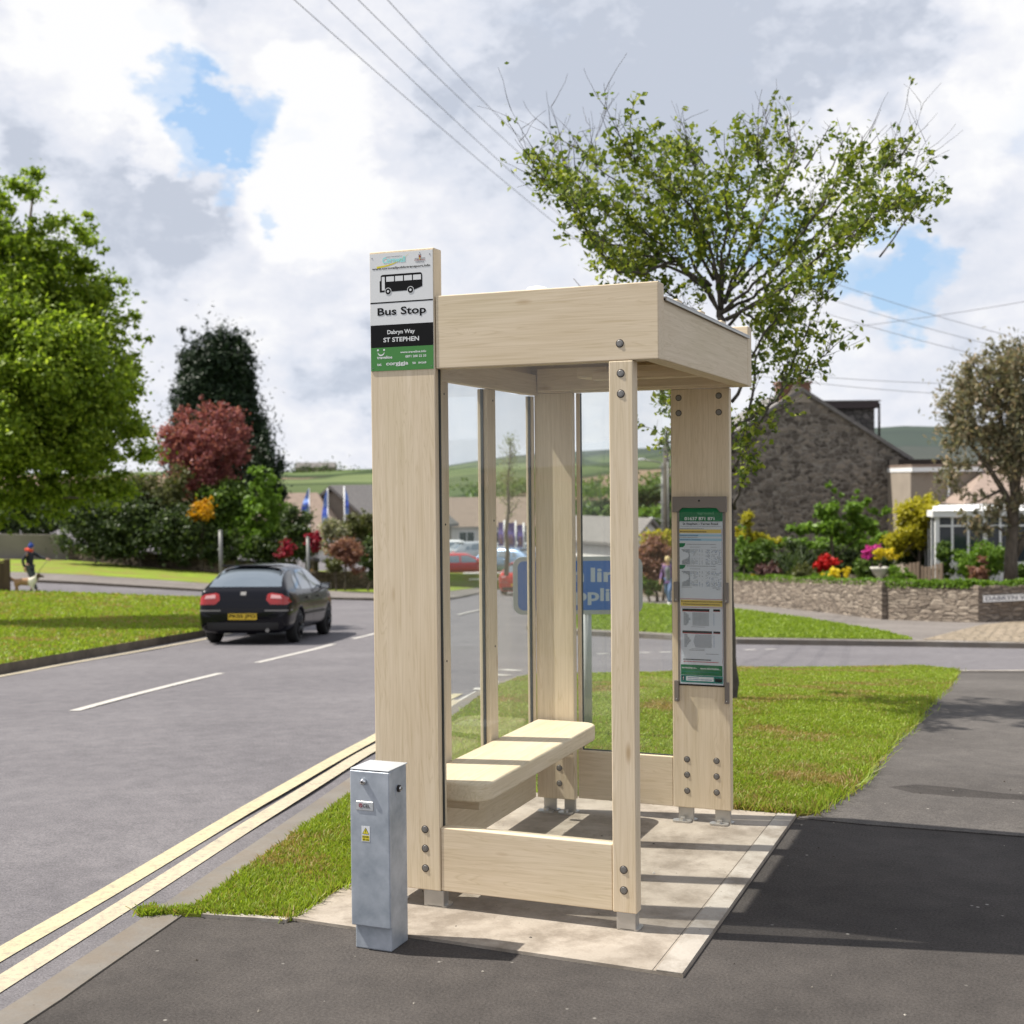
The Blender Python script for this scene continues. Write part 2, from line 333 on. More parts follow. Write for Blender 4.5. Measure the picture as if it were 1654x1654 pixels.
# ------------------------------------------------------------------ mesh helpers
class MB:
    def __init__(s): s.v = []; s.f = []; s.mi = []; s.mats = []; s.sm = []
    def m(s, M):
        if M not in s.mats: s.mats.append(M)
        return s.mats.index(M)
    def add(s, vs, fs, M, smooth=False):
        o = len(s.v); s.v += [tuple(v) for v in vs]; k = s.m(M)
        for f in fs: s.f.append([o+i for i in f]); s.mi.append(k); s.sm.append(smooth)
    def box(s, x0, x1, y0, y1, z0, z1, M, xf=None):
        vs = [Vector((x, y, z)) for z in (z0, z1) for y in (y0, y1) for x in (x0, x1)]
        if xf: vs = [xf @ v for v in vs]
        s.add(vs, [(0, 2, 3, 1), (4, 5, 7, 6), (0, 1, 5, 4), (2, 6, 7, 3), (0, 4, 6, 2), (1, 3, 7, 5)], M)
    def tube(s, pts, rad, M, n=8, cap=True, smooth=True):
        pts = [Vector(p) for p in pts]
        if isinstance(rad, (int, float)): rad = [rad]*len(pts)
        vs = []; prev = None
        for i, p in enumerate(pts):
            d = (pts[min(i+1, len(pts)-1)]-pts[max(i-1, 0)]).normalized()
            if prev is None: a = d.orthogonal().normalized()
            else: a = (prev-d*prev.dot(d)); a = a.normalized() if a.length > 1e-6 else d.orthogonal().normalized()
            prev = a; b = d.cross(a)
            for k in range(n):
                t = 2*math.pi*k/n; vs.append(p+(a*math.cos(t)+b*math.sin(t))*rad[i])
        fs = []
        for i in range(len(pts)-1):
            for k in range(n):
                k2 = (k+1) % n; fs.append((i*n+k, i*n+k2, (i+1)*n+k2, (i+1)*n+k))
        s.add(vs, fs, M, smooth)
        if cap:
            o = len(s.v)-len(vs)
            s.f.append([o+k for k in range(n)][::-1]); s.mi.append(s.m(M)); s.sm.append(False)
            s.f.append([o+(len(pts)-1)*n+k for k in range(n)]); s.mi.append(s.m(M)); s.sm.append(False)
    def prism(s, poly, d, M):
        """poly: list of 3D points (planar), d: extrusion vector"""
        n = len(poly); P = [Vector(p) for p in poly]; Q = [p+Vector(d) for p in P]
        s.add(P+Q, [tuple(range(n))[::-1], tuple(range(n, 2*n))]+[(i, (i+1) % n, n+(i+1) % n, n+i) for i in range(n)], M)
    def face(s, poly, M): s.add(poly, [tuple(range(len(poly)))], M)
    def lathe(s, prof, c, M, n=16, smooth=True):
        vs = []; c = Vector(c)
        for r, z in prof:
            for k in range(n): t = 2*math.pi*k/n; vs.append(c+Vector((r*math.cos(t), r*math.sin(t), z)))
        fs = [(i*n+k, i*n+(k+1) % n, (i+1)*n+(k+1) % n, (i+1)*n+k) for i in range(len(prof)-1) for k in range(n)]
        s.add(vs, fs, M, smooth)
def mk(name, mb, parent=None, bevel=0, seg=2, xf=None):
    me = bpy.data.meshes.new(name)
    vs = mb.v if xf is None else [xf @ Vector(v) for v in mb.v]
    me.from_pydata([tuple(v) for v in vs], [], mb.f)
    for M in mb.mats: me.materials.append(M)
    me.polygons.foreach_set('material_index', mb.mi); me.polygons.foreach_set('use_smooth', mb.sm)
    me.validate(); me.update()
    o = bpy.data.objects.new(name, me); COL.objects.link(o)
    if parent is not None: o.parent = parent
    if bevel:
        b = o.modifiers.new('bevel', 'BEVEL'); b.width = bevel; b.segments = seg; b.limit_method = 'ANGLE'; b.angle_limit = R_(40)
    return o
def npmesh(name, verts, quads, M, parent=None, loc=None):
    me = bpy.data.meshes.new(name); verts = np.asarray(verts, np.float32); quads = np.asarray(quads, np.int32); k = quads.shape[1]
    me.vertices.add(len(verts)); me.vertices.foreach_set('co', verts.ravel())
    me.loops.add(quads.size); me.loops.foreach_set('vertex_index', quads.ravel())
    me.polygons.add(len(quads)); me.polygons.foreach_set('loop_start', np.arange(0, quads.size, k, dtype=np.int32))
    me.materials.append(M); me.update(calc_edges=True); me.validate()
    o = bpy.data.objects.new(name, me); COL.objects.link(o)
    if parent is not None: o.parent = parent
    return o
def tag(o, label, cat, group=None):
    o['label'] = label; o['category'] = cat
    if group: o['group'] = group
    return o
def thing(name, label, cat, loc=(0, 0, 0), rz=0, group=None):
    o = bpy.data.objects.new(name, None); COL.objects.link(o); o.location = loc; o.rotation_euler = (0, 0, rz); o.empty_display_size = .2
    return tag(o, label, cat, group)
def struct(o, kind='structure'): o['kind'] = kind; return o
def relx(o): return Matrix.Translation(-Vector(o.location))
def text_geo(s, bold=.0):
    c = bpy.data.curves.new('t', 'FONT'); c.body = s; c.resolution_u = 3; c.offset = bold
    o = bpy.data.objects.new('t', c); COL.objects.link(o)
    dg = bpy.context.evaluated_depsgraph_get(); me = bpy.data.meshes.new_from_object(o.evaluated_get(dg))
    v = np.array([p.co[:] for p in me.vertices]); f = [tuple(p.vertices) for p in me.polygons]
    bpy.data.objects.remove(o); bpy.data.curves.remove(c); bpy.data.meshes.remove(me)
    return v, f
def put_text(mb, s, x0, x1, z0, z1, y, M, frame=None, bold=.022):
    """text filling the box x0..x1, z0..z1 on the plane facing -Y (or on frame(x,z))"""
    v, f = text_geo(s, bold)
    mn, mx = v.min(0), v.max(0)
    sx = (x1-x0)/(mx[0]-mn[0]); sz = (z1-z0)/(mx[1]-mn[1])
    pts = [(x0+(p[0]-mn[0])*sx, y, z0+(p[1]-mn[1])*sz) for p in v]
    if frame: pts = [frame @ Vector(p) for p in pts]
    mb.add(pts, f, M)

# ------------------------------------------------------------------ ground height
ctrl = [(x, y, 0.) for x in (-1.5, .5, 2.5, 4.5) for y in (-6., -3., 0., 1.6)]
for px, py, D in [(380, 1030, 24.6), (55, 957, 45), (20, 905, 58), (340, 925, 57), (600, 950, 57), (603, 966, 48), (840, 957, 60), (730, 963, 55), (748, 936, 72), (765, 905, 86), (850, 905, 88), (1000, 985, 36),
                  (1075, 977, 42), (1430, 1003, 35), (1600, 1006, 33.5), (1300, 1035, 24.5), (1640, 1040, 24.), (1300, 1078, 18.3), (1520, 1080, 18.), (1200, 1200, 9.6), (1193, 1133, 11.8), (950, 1190, 9.8),
                  (1400, 1230, 8.9), (-250, 1000, 33), (1900, 1010, 30), (1300, 960, 50)]:
    p = at(px, py, D); ctrl.append((p.x, p.y, p.z))
for x in (-14., 10.): ctrl.append((x, -6., .0 if x > 0 else -.25))
ctrl = np.array(ctrl)
def _phi(r2): return np.where(r2 > 0, .5*r2*np.log(np.maximum(r2, 1e-12)), 0)
_n = len(ctrl); _d2 = ((ctrl[:, None, :2]-ctrl[None, :, :2])**2).sum(-1)
_A = np.zeros((_n+3, _n+3)); _A[:_n, :_n] = _phi(_d2)+np.eye(_n)*2.; _A[:_n, _n] = 1; _A[:_n, _n+1:] = ctrl[:, :2]; _A[_n, :_n] = 1; _A[_n+1:, :_n] = ctrl[:, :2].T
_w = np.linalg.solve(_A, np.r_[ctrl[:, 2], 0, 0, 0])
def Gv(X, Y):
    X = np.asarray(X, float); Y = np.asarray(Y, float)
    d2 = (X[..., None]-ctrl[:, 0])**2+(Y[..., None]-ctrl[:, 1])**2
    z = _phi(d2) @ _w[:_n]+_w[_n]+_w[_n+1]*X+_w[_n+2]*Y
    dl = np.hypot(X-1, Y+1); k = np.clip((dl-3.2)/3., 0, 1)       # dead level round the shelter
    return np.clip(z, -5, .6)*k*k*(3-2*k)
def G(x, y): return float(Gv(np.array([x]), np.array([y]))[0])
def gp(px, py, dz=0.):
    """the ground point seen at a pixel of the photograph"""
    d = ray(px, py); ts = np.concatenate([np.arange(3, 12, .1), np.arange(12, 110, .25)])
    P = CAM+ts[:, None]*d; h = P[:, 2]-(Gv(P[:, 0], P[:, 1])+dz); k = np.where(h < 0)[0]
    if len(k) == 0: return Vector(CAM+d*100)
    k = k[0]; a, b = ts[max(k-1, 0)], ts[k]
    for _ in range(25):
        c = (a+b)/2; q = CAM+c*d
        if q[2]-(G(q[0], q[1])+dz) < 0: b = c
        else: a = c
    return Vector(CAM+b*d)
def gz(p, dz=0.): return Vector((p[0], p[1], G(p[0], p[1])+dz))
def depth(p): return float((np.array(p)-CAM) @ FW)
def sheet(name, poly, top, thick, M, side=None, step=1., kind='structure'):
    """a flat-lying slab following the ground: poly in plan, its top `top` above G, `thick` deep"""
    bm = bmesh.new(); vs = [bm.verts.new((p[0], p[1], 0)) for p in poly]; f = bm.faces.new(vs)
    if f.normal.z < 0 or sum(poly[i][0]*poly[(i+1) % len(poly)][1]-poly[(i+1) % len(poly)][0]*poly[i][1] for i in range(len(poly))) < 0: f.normal_flip()
    xs = [p[0] for p in poly]; ys = [p[1] for p in poly]
    for ax, lo, hi in ((0, min(xs), max(xs)), (1, min(ys), max(ys))):
        c = lo+step*.5
        while c < hi:
            no = (1, 0, 0) if ax == 0 else (0, 1, 0); co = (c, 0, 0) if ax == 0 else (0, c, 0)
            bmesh.ops.bisect_plane(bm, geom=bm.verts[:]+bm.edges[:]+bm.faces[:], plane_co=co, plane_no=no, dist=1e-5)
            d = abs(c+1) if ax == 1 else abs(c)
            c += step*(1 if d < 12 else 2.5)
    bmesh.ops.triangulate(bm, faces=[f for f in bm.faces if len(f.verts) > 4])
    Z = Gv(np.array([v.co.x for v in bm.verts]), np.array([v.co.y for v in bm.verts]))
    for v, z in zip(bm.verts, Z): v.co.z = z+top
    if thick:
        be = [e for e in bm.edges if len(e.link_faces) == 1]
        r = bmesh.ops.extrude_edge_only(bm, edges=be)
        for v in [g for g in r['geom'] if isinstance(g, bmesh.types.BMVert)]: v.co.z -= thick
        if side is not None:
            for g in r['geom']:
                if isinstance(g, bmesh.types.BMFace): g.material_index = 1
    me = bpy.data.meshes.new(name); bm.to_mesh(me); bm.free(); me.materials.append(M)
    if side is not None: me.materials.append(side)
    o = bpy.data.objects.new(name, me); COL.objects.link(o); o['kind'] = kind
    return o
def strip_poly(pts, w0, w1):
    """closed band running beside a polyline, from offset w0 to w1 to its right"""
    P = [Vector((p[0], p[1])) for p in pts]; A = []; B = []
    for i, p in enumerate(P):
        d = (P[min(i+1, len(P)-1)]-P[max(i-1, 0)]).normalized(); n = Vector((d.y, -d.x))
        A.append(p+n*w0); B.append(p+n*w1)
    return A+B[::-1]
def smooth_line(pts, it=2):
    P = [Vector((p[0], p[1])) for p in pts]
    for _ in range(it):
        Q = [P[0]]
        for a, b in zip(P, P[1:]): Q += [a*.75+b*.25, a*.25+b*.75]
        P = Q+[P[-1]]
    return P

# ------------------------------------------------------------------ terrain with the far hills
def terrain():
    nA = 240; rad = np.concatenate([np.linspace(0, 70, 36)[1:], np.geomspace(74, 9000, 66)])
    az = np.linspace(-math.pi, math.pi, nA, endpoint=False)
    f0 = YAW
    AZ, RR = np.meshgrid(az, rad)
    DX = np.sin(AZ-f0); DY = np.cos(AZ-f0)
    X = CAM[0]+DX*RR; Y = CAM[1]+DY*RR
    near = Gv(X, Y)-.22
    ridge = np.interp(np.degrees(AZ), [-180, -20, -8, -2.6, -2.4, 1, 5.5, 7, 16, 24, 180], [.0105, .0105, .0092, .0105, .0135, .021, .0235, .026, .0375, .035, .012])
    rn = 1150.
    hr = ridge*rn+1.75
    wob = np.sin(AZ*37+RR*.004)*.5+np.sin(AZ*91+1.3)*.25+np.sin(RR*.013+AZ*13)*.8
    base = -14.+4*np.sin(RR*.01+AZ*5)
    t = np.clip((RR-260)/(rn-260), 0, 1)
    far = base+(hr-base)*(t**1.25)+wob*(RR/500)*np.clip(1.5-RR/1150, 0, 1)*1.2
    far = np.where(RR > rn, hr-(RR-rn)*.012, far)
    k = np.clip((RR-95)/(200-95), 0, 1); k = k*k*(3-2*k)
    nearc = np.maximum(near, -5.)
    Z = nearc*(1-k)+far*k
    V = np.stack([X, Y, Z], -1).reshape(-1, 3); V = np.vstack([[CAM[0], CAM[1], G(CAM[0], CAM[1])-.22], V])
    n = len(rad); q = []
    for i in range(n-1):
        for j in range(nA):
            a = 1+i*nA+j; b = 1+i*nA+(j+1) % nA; q.append((a, a+nA, b+nA, b))
    tri = [(0, 1+j, 1+(j+1) % nA) for j in range(nA)]
    me = bpy.data.meshes.new('ground_terrain'); me.from_pydata(V.tolist(), [], [x[::-1] for x in tri]+q); me.update()
    M = mat('fields', rough=.95, spec=.1); t_, b = T(M)
    v = coord(t_, (1, .55, 1)); v2 = coord(t_)
    vo = N(t_, 'ShaderNodeTexVoronoi', i={'Scale': .0062, 'Randomness': .8}); Lk(t_, v, vo.inputs['Vector'])
    ve = N(t_, 'ShaderNodeTexVoronoi', i={'Scale': .0062, 'Randomness': .8}, feature='DISTANCE_TO_EDGE'); Lk(t_, v, ve.inputs['Vector'])
    sx = N(t_, 'ShaderNodeSeparateColor'); Lk(t_, vo.outputs['Color'], sx.inputs[0])
    c = ramp(t_, sx.outputs[0], [(.0, (.075, .10, .04)), (.22, (.095, .13, .05)), (.4, (.055, .075, .035)), (.6, (.115, .145, .06)), (.78, (.19, .135, .095)), (1., (.085, .115, .045))], 'CONSTANT')
    nn = noise(t_, v2, .02, 6, .6)
    c = mix(t_, .7, c, ramp(t_, nn, [(.3, (.7, .72, .7)), (.7, (1.2, 1.2, 1.15))]), 'MULTIPLY')
    c = mix(t_, ramp(t_, ve.outputs['Distance'], [(.025, .85), (.05, 0)]), c, (.02, .035, .012))
    geo = N(t_, 'ShaderNodeNewGeometry'); sp = N(t_, 'ShaderNodeSeparateXYZ'); Lk(t_, geo.outputs['Position'], sp.inputs[0])
    moor = mathn(t_, 'ADD', sp.outputs[2], mathn(t_, 'MULTIPLY', nn, 10.)); mx_ = N(t_, 'ShaderNodeMapRange'); Lk(t_, sp.outputs[0], mx_.inputs[0]); mx_.inputs[1].default_value = -200; mx_.inputs[2].default_value = -60; mx_.inputs[4].default_value = 60; moor = mathn(t_, 'ADD', moor, mx_.outputs[0])
    c = mix(t_, ramp(t_, mathn(t_, 'DIVIDE', moor, 40.), [(.42, 0), (.70, .9)]), c, (.042, .055, .052))
    Lk(t_, c, b.inputs['Base Color']); me.materials.append(M)
    for p in me.polygons: p.use_smooth = True
    o = bpy.data.objects.new('ground_terrain', me); COL.objects.link(o); struct(o)
    # the farther blue ridge
    mb = MB(); n = 80; P = []
    for i in range(n+1):
        a = math.radians(-3.5+ i*30/n)-YAW; d = Vector((math.sin(a), math.cos(a), 0)); D = 5200
        e = np.interp(-3.5+i*30/n, [-3.5, -2, 1.5, 3, 7, 9, 27], [.0, .012, .0265, .0275, .029, .02, .01])
        h = D*e+1.75+8*math.sin(i*.7)+5*math.sin(i*1.9)
        c0 = Vector(CAM)
        P.append((c0+d*(D-1400)+Vector((0, 0, -90)), c0+d*D+Vector((0, 0, h)), c0+d*(D+900)+Vector((0, 0, -60))))
    vs = [q for t in P for q in t]; fs = []
    for i in range(n): fs += [(3*i, 3*i+3, 3*i+4, 3*i+1), (3*i+1, 3*i+4, 3*i+5, 3*i+2)]
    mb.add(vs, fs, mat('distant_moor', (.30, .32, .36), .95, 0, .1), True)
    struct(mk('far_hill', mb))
terrain()

# ------------------------------------------------------------------ roads, kerbs, verges
RZ = -.075
big = [(-70, -8), (14, -8), (16, 20), (10, 60), (-10, 95), (-80, 95)]
sheet('main_road', big, RZ, 0, M_road, step=2.)
K = [(-0.05, -6.5), (-.55, -2.6)]+[tuple(gp(x, y)[:2]) for x, y in [(0, 1643), (120, 1561), (240, 1483), (330, 1421), (420, 1360), (480, 1319), (540, 1278), (607, 1232), (690, 1172), (735, 1140), (790, 1108), (840, 1092)]]
K = smooth_line([K[0]]+K[2:], 2)
side_near = [tuple(gp(x, y)[:2]) for x, y in [(880, 1091), (940, 1091), (1083, 1087), (1190, 1080), (1480, 1076), (1530, 1083), (1654, 1083), (1900, 1080)]]
near_land = [tuple(p) for p in K]+side_near+[(9, 9), (9, -7)]
sheet('footway', near_land, 0., .12, M_foot, M_kerb, step=.6)
# flush kerb stones along the main road
sheet('kerb', strip_poly(K, -.015, .125), .006, .14, M_kerb, step=1.)
sn = [Vector(p) for p in side_near]
sheet('kerb', strip_poly(smooth_line(side_near, 1), 0.0, .13), .006, .14, M_slab2, step=1.)
slab_poly = [(-.224, -.31), (1.397, -.36), (1.385, 2.0), (-.224, 2.02)]
gE = [gp(x, y) for x, y in [(1545, 1084), (1530, 1110), (1480, 1165), (1440, 1200), (1400, 1245), (1375, 1275), (1310, 1318)]]
Kin = [Vector(p)+Vector((.13, .02)) for p in K]
gl = [p for p in Kin if p.y > gp(235, 1478).y]
grass_poly = [tuple(gp(235, 1478)[:2])]+[tuple(p) for p in gl]+[(p[0], p[1]-.16) for p in side_near[:5]]+[(p.x, p.y) for p in gE]+[(1.38, 2.03), (-.235, 2.03), (-.235, -.315)]
sheet('grass_verge', grass_poly, .012, .03, M_grass, step=.5)
o = sheet('concrete_slab', slab_poly, .012, .04, M_slab, step=1.)
# saw-cut joints, pale edging strip and the thin edging along the grass
mb = MB()
for a, b in (((1.285, -.357), (1.285, 1.99)),):
    mb.box(a[0]-.0006, a[0]+.0006, a[1], b[1], .0125, .0132, M_dark)
struct(mk('slab_joint', mb))
sheet('slab_edging', [(1.298, -.357), (1.394, -.359), (1.382, 1.998), (1.29, 1.998)], .0165, .003, M_slab2, step=3.)
e0, e1 = gp(330, 1477), gp(470, 1486)
sheet('slab_edging', [(e0.x, e0.y), (e0.x+.01, e0.y-.035), (-.226, -.345), (-.226, -.31)], .014, .02, M_slab2, step=3.)
fa = [(p.x, p.y) for p in gE][1:]
pa = [gp(x, y) for x, y in [(1290, 1322), (1400, 1333), (1654, 1352), (2000, 1380)]]
sheet('footway_patch', [tuple(gp(1526, 1088)[:2])]+fa+[(p.x, p.y) for p in pa]+[tuple(gp(2000, 1088)[:2]), tuple(gp(1654, 1088)[:2])], .005, .004, M_pale, step=1.)
# double yellow lines
yl = smooth_line([tuple(gp(x, y, RZ)[:2]) for x, y in [(-200, 1661), (0, 1542), (100, 1485), (200, 1427), (300, 1367), (400, 1307), (450, 1279), (500, 1250.5), (550, 1222), (607, 1190), (690, 1146), (740, 1121)]], 2)
sheet('yellow_line', strip_poly(yl, -.053, .053), RZ+.004, 0, M_ylw, step=1.)
yl2 = smooth_line([tuple(gp(x, y, RZ)[:2]) for x, y in [(-200, 1716), (0, 1590), (100, 1527), (200, 1464), (300, 1400), (400, 1335), (450, 1304), (500, 1273), (550, 1242), (607, 1207), (690, 1159), (740, 1131)]], 2)
sheet('yellow_line', strip_poly(yl2, -.053, .053), RZ+.004, 0, M_cream, step=1.)
def dash(pl, w, M=M_wht, name='road_marking'):
    pts = [tuple(gp(x, y, RZ)[:2]) for x, y in pl]
    sheet(name, strip_poly(pts, -w/2, w/2), RZ+.004, 0, M, step=1.)
for pl in [[(120, 1148.5), (357, 1087.5)], [(415, 1070.5), (539, 1040.5)], [(570, 1032), (640, 1015)], [(740, 993), (776, 985)], [(804, 976), (838, 969)]]: dash(pl, .11)
for pl in [[(765, 1113), (783, 1113)], [(785, 1102), (805, 1101)], [(797, 1091), (815, 1090)], [(815, 1083), (833, 1082)], [(828, 1076), (842, 1075)], [(842, 1069), (855, 1068)]]: dash(pl, .30)
dash([(732, 1142), (760, 1127), (780, 1117)], .16)
for i in range(12): dash([(862+i*34, 1059-i*.9), (880+i*34, 1058.4-i*.9)], .1)
# far side kerb line
LK = [tuple(gp(x, y, RZ)[:2]) for x, y in [(-500, 1190), (0, 1092), (110, 1071), (220, 1052), (330, 1032), (400, 1016)]]
sheet('edge_line', strip_poly(smooth_line(LK, 1), -.02, .10), RZ+.004, 0, M_cream, step=1.)
LV = [gp(x, y) for x, y in [(-500, 1178), (0, 1080), (110, 1060), (220, 1041), (330, 1022), (400, 1008), (450, 994), (460, 985), (400, 974), (330, 968), (200, 963), (100, 959), (0, 957), (-500, 962)]]
sheet('grass_wedge', [(p.x, p.y) for p in LV], .06, .16, M_grass, M_kerb2, step=1.5)
# far footway on the left, with its grass bank
FK = [(-400, 934), (25, 936), (135, 941), (330, 953), (450, 961), (540, 966), (603, 967), (680, 968), (727, 966), (760, 961), (800, 953)]
FB = [(800, 946), (760, 951), (727, 955), (603, 957), (540, 955), (330, 942), (135, 929), (25, 924), (-400, 922)]
sheet('far_footway', [tuple(gp(x, y)[:2]) for x, y in FK+FB], .02, .12, M_side, M_kerb2, step=2.)
FG = [(-400, 922.5), (25, 924.5), (135, 929.5), (330, 942.5), (450, 950), (450, 935), (345, 926), (110, 906), (-400, 903)]
sheet('grass_bank', [tuple(gp(x, y)[:2]) for x, y in FG], .03, .05, M_grass, step=2.)
FG2 = [(455, 950.5), (540, 955.5), (603, 957.5), (727, 955.5), (800, 946.5), (842, 935), (842, 927), (740, 938), (600, 945), (455, 940)]
sheet('grass_bank', [tuple(gp(x, y)[:2]) for x, y in FG2], .03, .05, M_grass, step=2.)
# side-street far side: grass strip, footway and crossing
SK = [(850, 1012), (900, 1019), (1040, 1025), (1190, 1034), (1340, 1036), (1480, 1038), (1654, 1041), (2000, 1046)]
SB = [(2000, 1000), (1654, 1001), (1583, 1006), (1430, 1001), (1190, 976), (1100, 968), (1000, 960), (900, 955)]
sheet('side_footway', [tuple(gp(x, y)[:2]) for x, y in SK+SB], .02, .12, M_side, M_kerb, step=1.5)
sheet('kerb', strip_poly([tuple(gp(x, y)[:2]) for x, y in [(1480, 1037), (1654, 1040), (2000, 1045)]], -.03, .14), .03, .14, M_slab2, step=2.)
SG = [(868, 1011), (905, 1016), (1040, 1022), (1190, 1031), (1340, 1033.5), (1474, 1035), (1440, 1025), (1300, 1000), (1185, 985), (1090, 979), (1000, 975), (880, 972)]
sheet('lawn_strip', [tuple(gp(x, y)[:2]) for x, y in SG], .035, .05, M_lawn, step=1.5)
BP = [(1490, 1035), (1900, 1043), (1900, 1003), (1654, 1003), (1590, 1010)]
sheet('block_paving', [tuple(gp(x, y)[:2]) for x, y in BP], .026, .01, M_pave, step=2.)
# garden ground behind the wall
GD = [(930, 958), (1190, 970), (1430, 997), (1583, 1001), (1654, 998), (2100, 985)]
gd = [gp(x, y) for x, y in GD]
gdp = [(p.x-.37*.3, p.y+.93*.3) for p in gd]+[(28, 55), (10, 75), (-14, 62)]
sheet('garden_ground', gdp, .72, .9, mat('garden_soil', (.06, .05, .025), .95), step=3.)

# ------------------------------------------------------------------ grass blades
def inside(poly, P):
    x, y = P[:, 0], P[:, 1]; r = np.zeros(len(P), bool); n = len(poly)
    for i in range(n):
        x0, y0 = poly[i][:2]; x1, y1 = poly[(i+1) % n][:2]
        c = ((y0 > y) != (y1 > y)) & (x < (x1-x0)*(y-y0)/(y1-y0+1e-12)+x0); r ^= c
    return r
def blades(name, poly, dens, h, M, top, w=.004, ymax=None, noise_h=.5):
    xs = [p[0] for p in poly]; ys = [p[1] for p in poly]; x0, x1, y0, y1 = min(xs), max(xs), min(ys), max(ys)
    if ymax: y1 = min(y1, ymax)
    n = int((x1-x0)*(y1-y0)*dens); P = np.stack([rng.uniform(x0, x1, n), rng.uniform(y0, y1, n)], 1)
    D = (P-CAM[:2]) @ FW[:2]; keep = rng.random(n) < np.clip((7./np.maximum(D, 3))**1.6, .03, 1)
    P = P[keep & inside(poly, P)]; D = (P-CAM[:2]) @ FW[:2]; n = len(P)
    cl = .5+.5*np.sin(P[:, 0]*5.1+np.sin(P[:, 1]*3.7)*2)*np.sin(P[:, 1]*4.3+np.cos(P[:, 0]*2.9)*2)
    Z = Gv(P[:, 0], P[:, 1])+top
    a = rng.uniform(0, 2*math.pi, n); H = h*(.35+noise_h*cl+.6*rng.random(n)); ww = w*np.maximum(1, D/6)*(.7+.6*rng.random(n))
    lean = rng.normal(0, .45, (n, 2))*H[:, None]
    d = np.stack([np.cos(a), np.sin(a)], 1)*ww[:, None]
    B = np.column_stack([P, Z]); 
    v0 = B+np.column_stack([d, np.zeros(n)]); v1 = B-np.column_stack([d, np.zeros(n)])
    mid = B+np.column_stack([lean*.4, H*.6]); v2 = mid-np.column_stack([d*.7, np.zeros(n)]); v3 = mid+np.column_stack([d*.7, np.zeros(n)])
    tip = B+np.column_stack([lean*1.1, H])
    V = np.stack([v0, v1, v2, v3, tip], 1).reshape(-1, 3); i = np.arange(n)*5
    me = bpy.data.meshes.new(name); F1 = np.stack([i, i+1, i+2, i+3], 1); F2 = np.stack([i+3, i+2, i+4], 1)
    me.vertices.add(len(V)); me.vertices.foreach_set('co', V.astype(np.float32).ravel())
    L = np.concatenate([F1.ravel(), F2.ravel()]).astype(np.int32); me.loops.add(len(L)); me.loops.foreach_set('vertex_index', L)
    ls = np.concatenate([np.arange(n)*4, n*4+np.arange(n)*3]).astype(np.int32)
    me.polygons.add(2*n); me.polygons.foreach_set('loop_start', ls)
    me.materials.append(M); me.update(calc_edges=True); me.validate()
    o = bpy.data.objects.new(name, me); COL.objects.link(o); struct(o, 'stuff')
    return o
leftp = [p for p in grass_poly]
blades('grass', grass_poly, 16000, .030, ML['blade'], .01)
blades('lawn_grass', [tuple(gp(x, y)[:2]) for x, y in SG], 2500, .05, ML['bladeb'], .03, w=.006)
blades('grass', [(p.x, p.y) for p in LV], 2500, .06, ML['blade'], .06, w=.006)
# tufts creeping over the slab and road edges
def tufts(name, line, n, spread, h, M, top=.0):
    V = []; Q = []
    for _ in range(n):
        i = random.randrange(len(line)-1); t = random.random(); p = Vector(line[i][:2]).lerp(Vector(line[i+1][:2]), t)+Vector((random.gauss(0, spread), random.gauss(0, spread)))
        z = G(p.x, p.y)+top; a = random.uniform(0, 6.28); H = h*random.uniform(.4, 1.2); w = .004
        l = Vector((random.gauss(0, .6), random.gauss(0, .6)))*H; d = Vector((math.cos(a), math.sin(a)))*w
        o = len(V); V += [(p.x+d.x, p.y+d.y, z), (p.x-d.x, p.y-d.y, z), (p.x-d.x*.5+l.x, p.y-d.y*.5+l.y, z+H), (p.x+d.x*.5+l.x, p.y+d.y*.5+l.y, z+H)]; Q.append((o, o+1, o+2, o+3))
    return struct(npmesh(name, V, Q, M), 'stuff')
tufts('edge_weeds', [(-.235, -.33), (-.235, .6), (-.235, 2.0)], 900, .014, .05, ML['blade'])
tufts('edge_weeds', [(-.235, 2.03), (1.38, 2.03)], 900, .014, .06, ML['blade'])
tufts('edge_weeds', [tuple(gp(x, y)[:2]) for x, y in [(232, 1476), (245, 1478), (330, 1474), (470, 1482)]], 1500, .016, .03, ML['blade'])
tufts('edge_weeds', [tuple(p)[:2] for p in gE[::-1]], 2500, .03, .06, ML['blade'])
# small stones, twigs and leaf litter on the asphalt and slab
V = []; Q = []
for _ in range(260):
    p = Vector((random.uniform(-1., 5), random.uniform(-2.2, 4))); r = random.choice([.003, .004, .006, .009])*random.uniform(.6, 1.2)
    z = G(p.x, p.y)+.001+(.012 if -.22 < p.x < 1.39 and -.3 < p.y < 2 else 0); o = len(V); a = random.uniform(0, 3)
    for k in range(4): V.append((p.x+r*math.cos(a+k*1.57)*random.uniform(.6, 1.3), p.y+r*math.sin(a+k*1.57)*random.uniform(.6, 1.3), z))
    V.append((p.x, p.y, z+r*.7)); Q += [(o, o+1, o+4, o+4), (o+1, o+2, o+4, o+4), (o+2, o+3, o+4, o+4), (o+3, o, o+4, o+4)]
me = bpy.data.meshes.new('litter'); me.from_pydata(V, [], [q[:3] for q in Q]); me.materials.append(leafmat('grit', [(0, (.02, .015, .01)), (.55, (.05, .04, .03)), (.7, (.3, .27, .23)), (1., (.5, .48, .44))], trans=0.)); me.update()
o = bpy.data.objects.new('leaf_litter', me); COL.objects.link(o); struct(o, 'stuff')

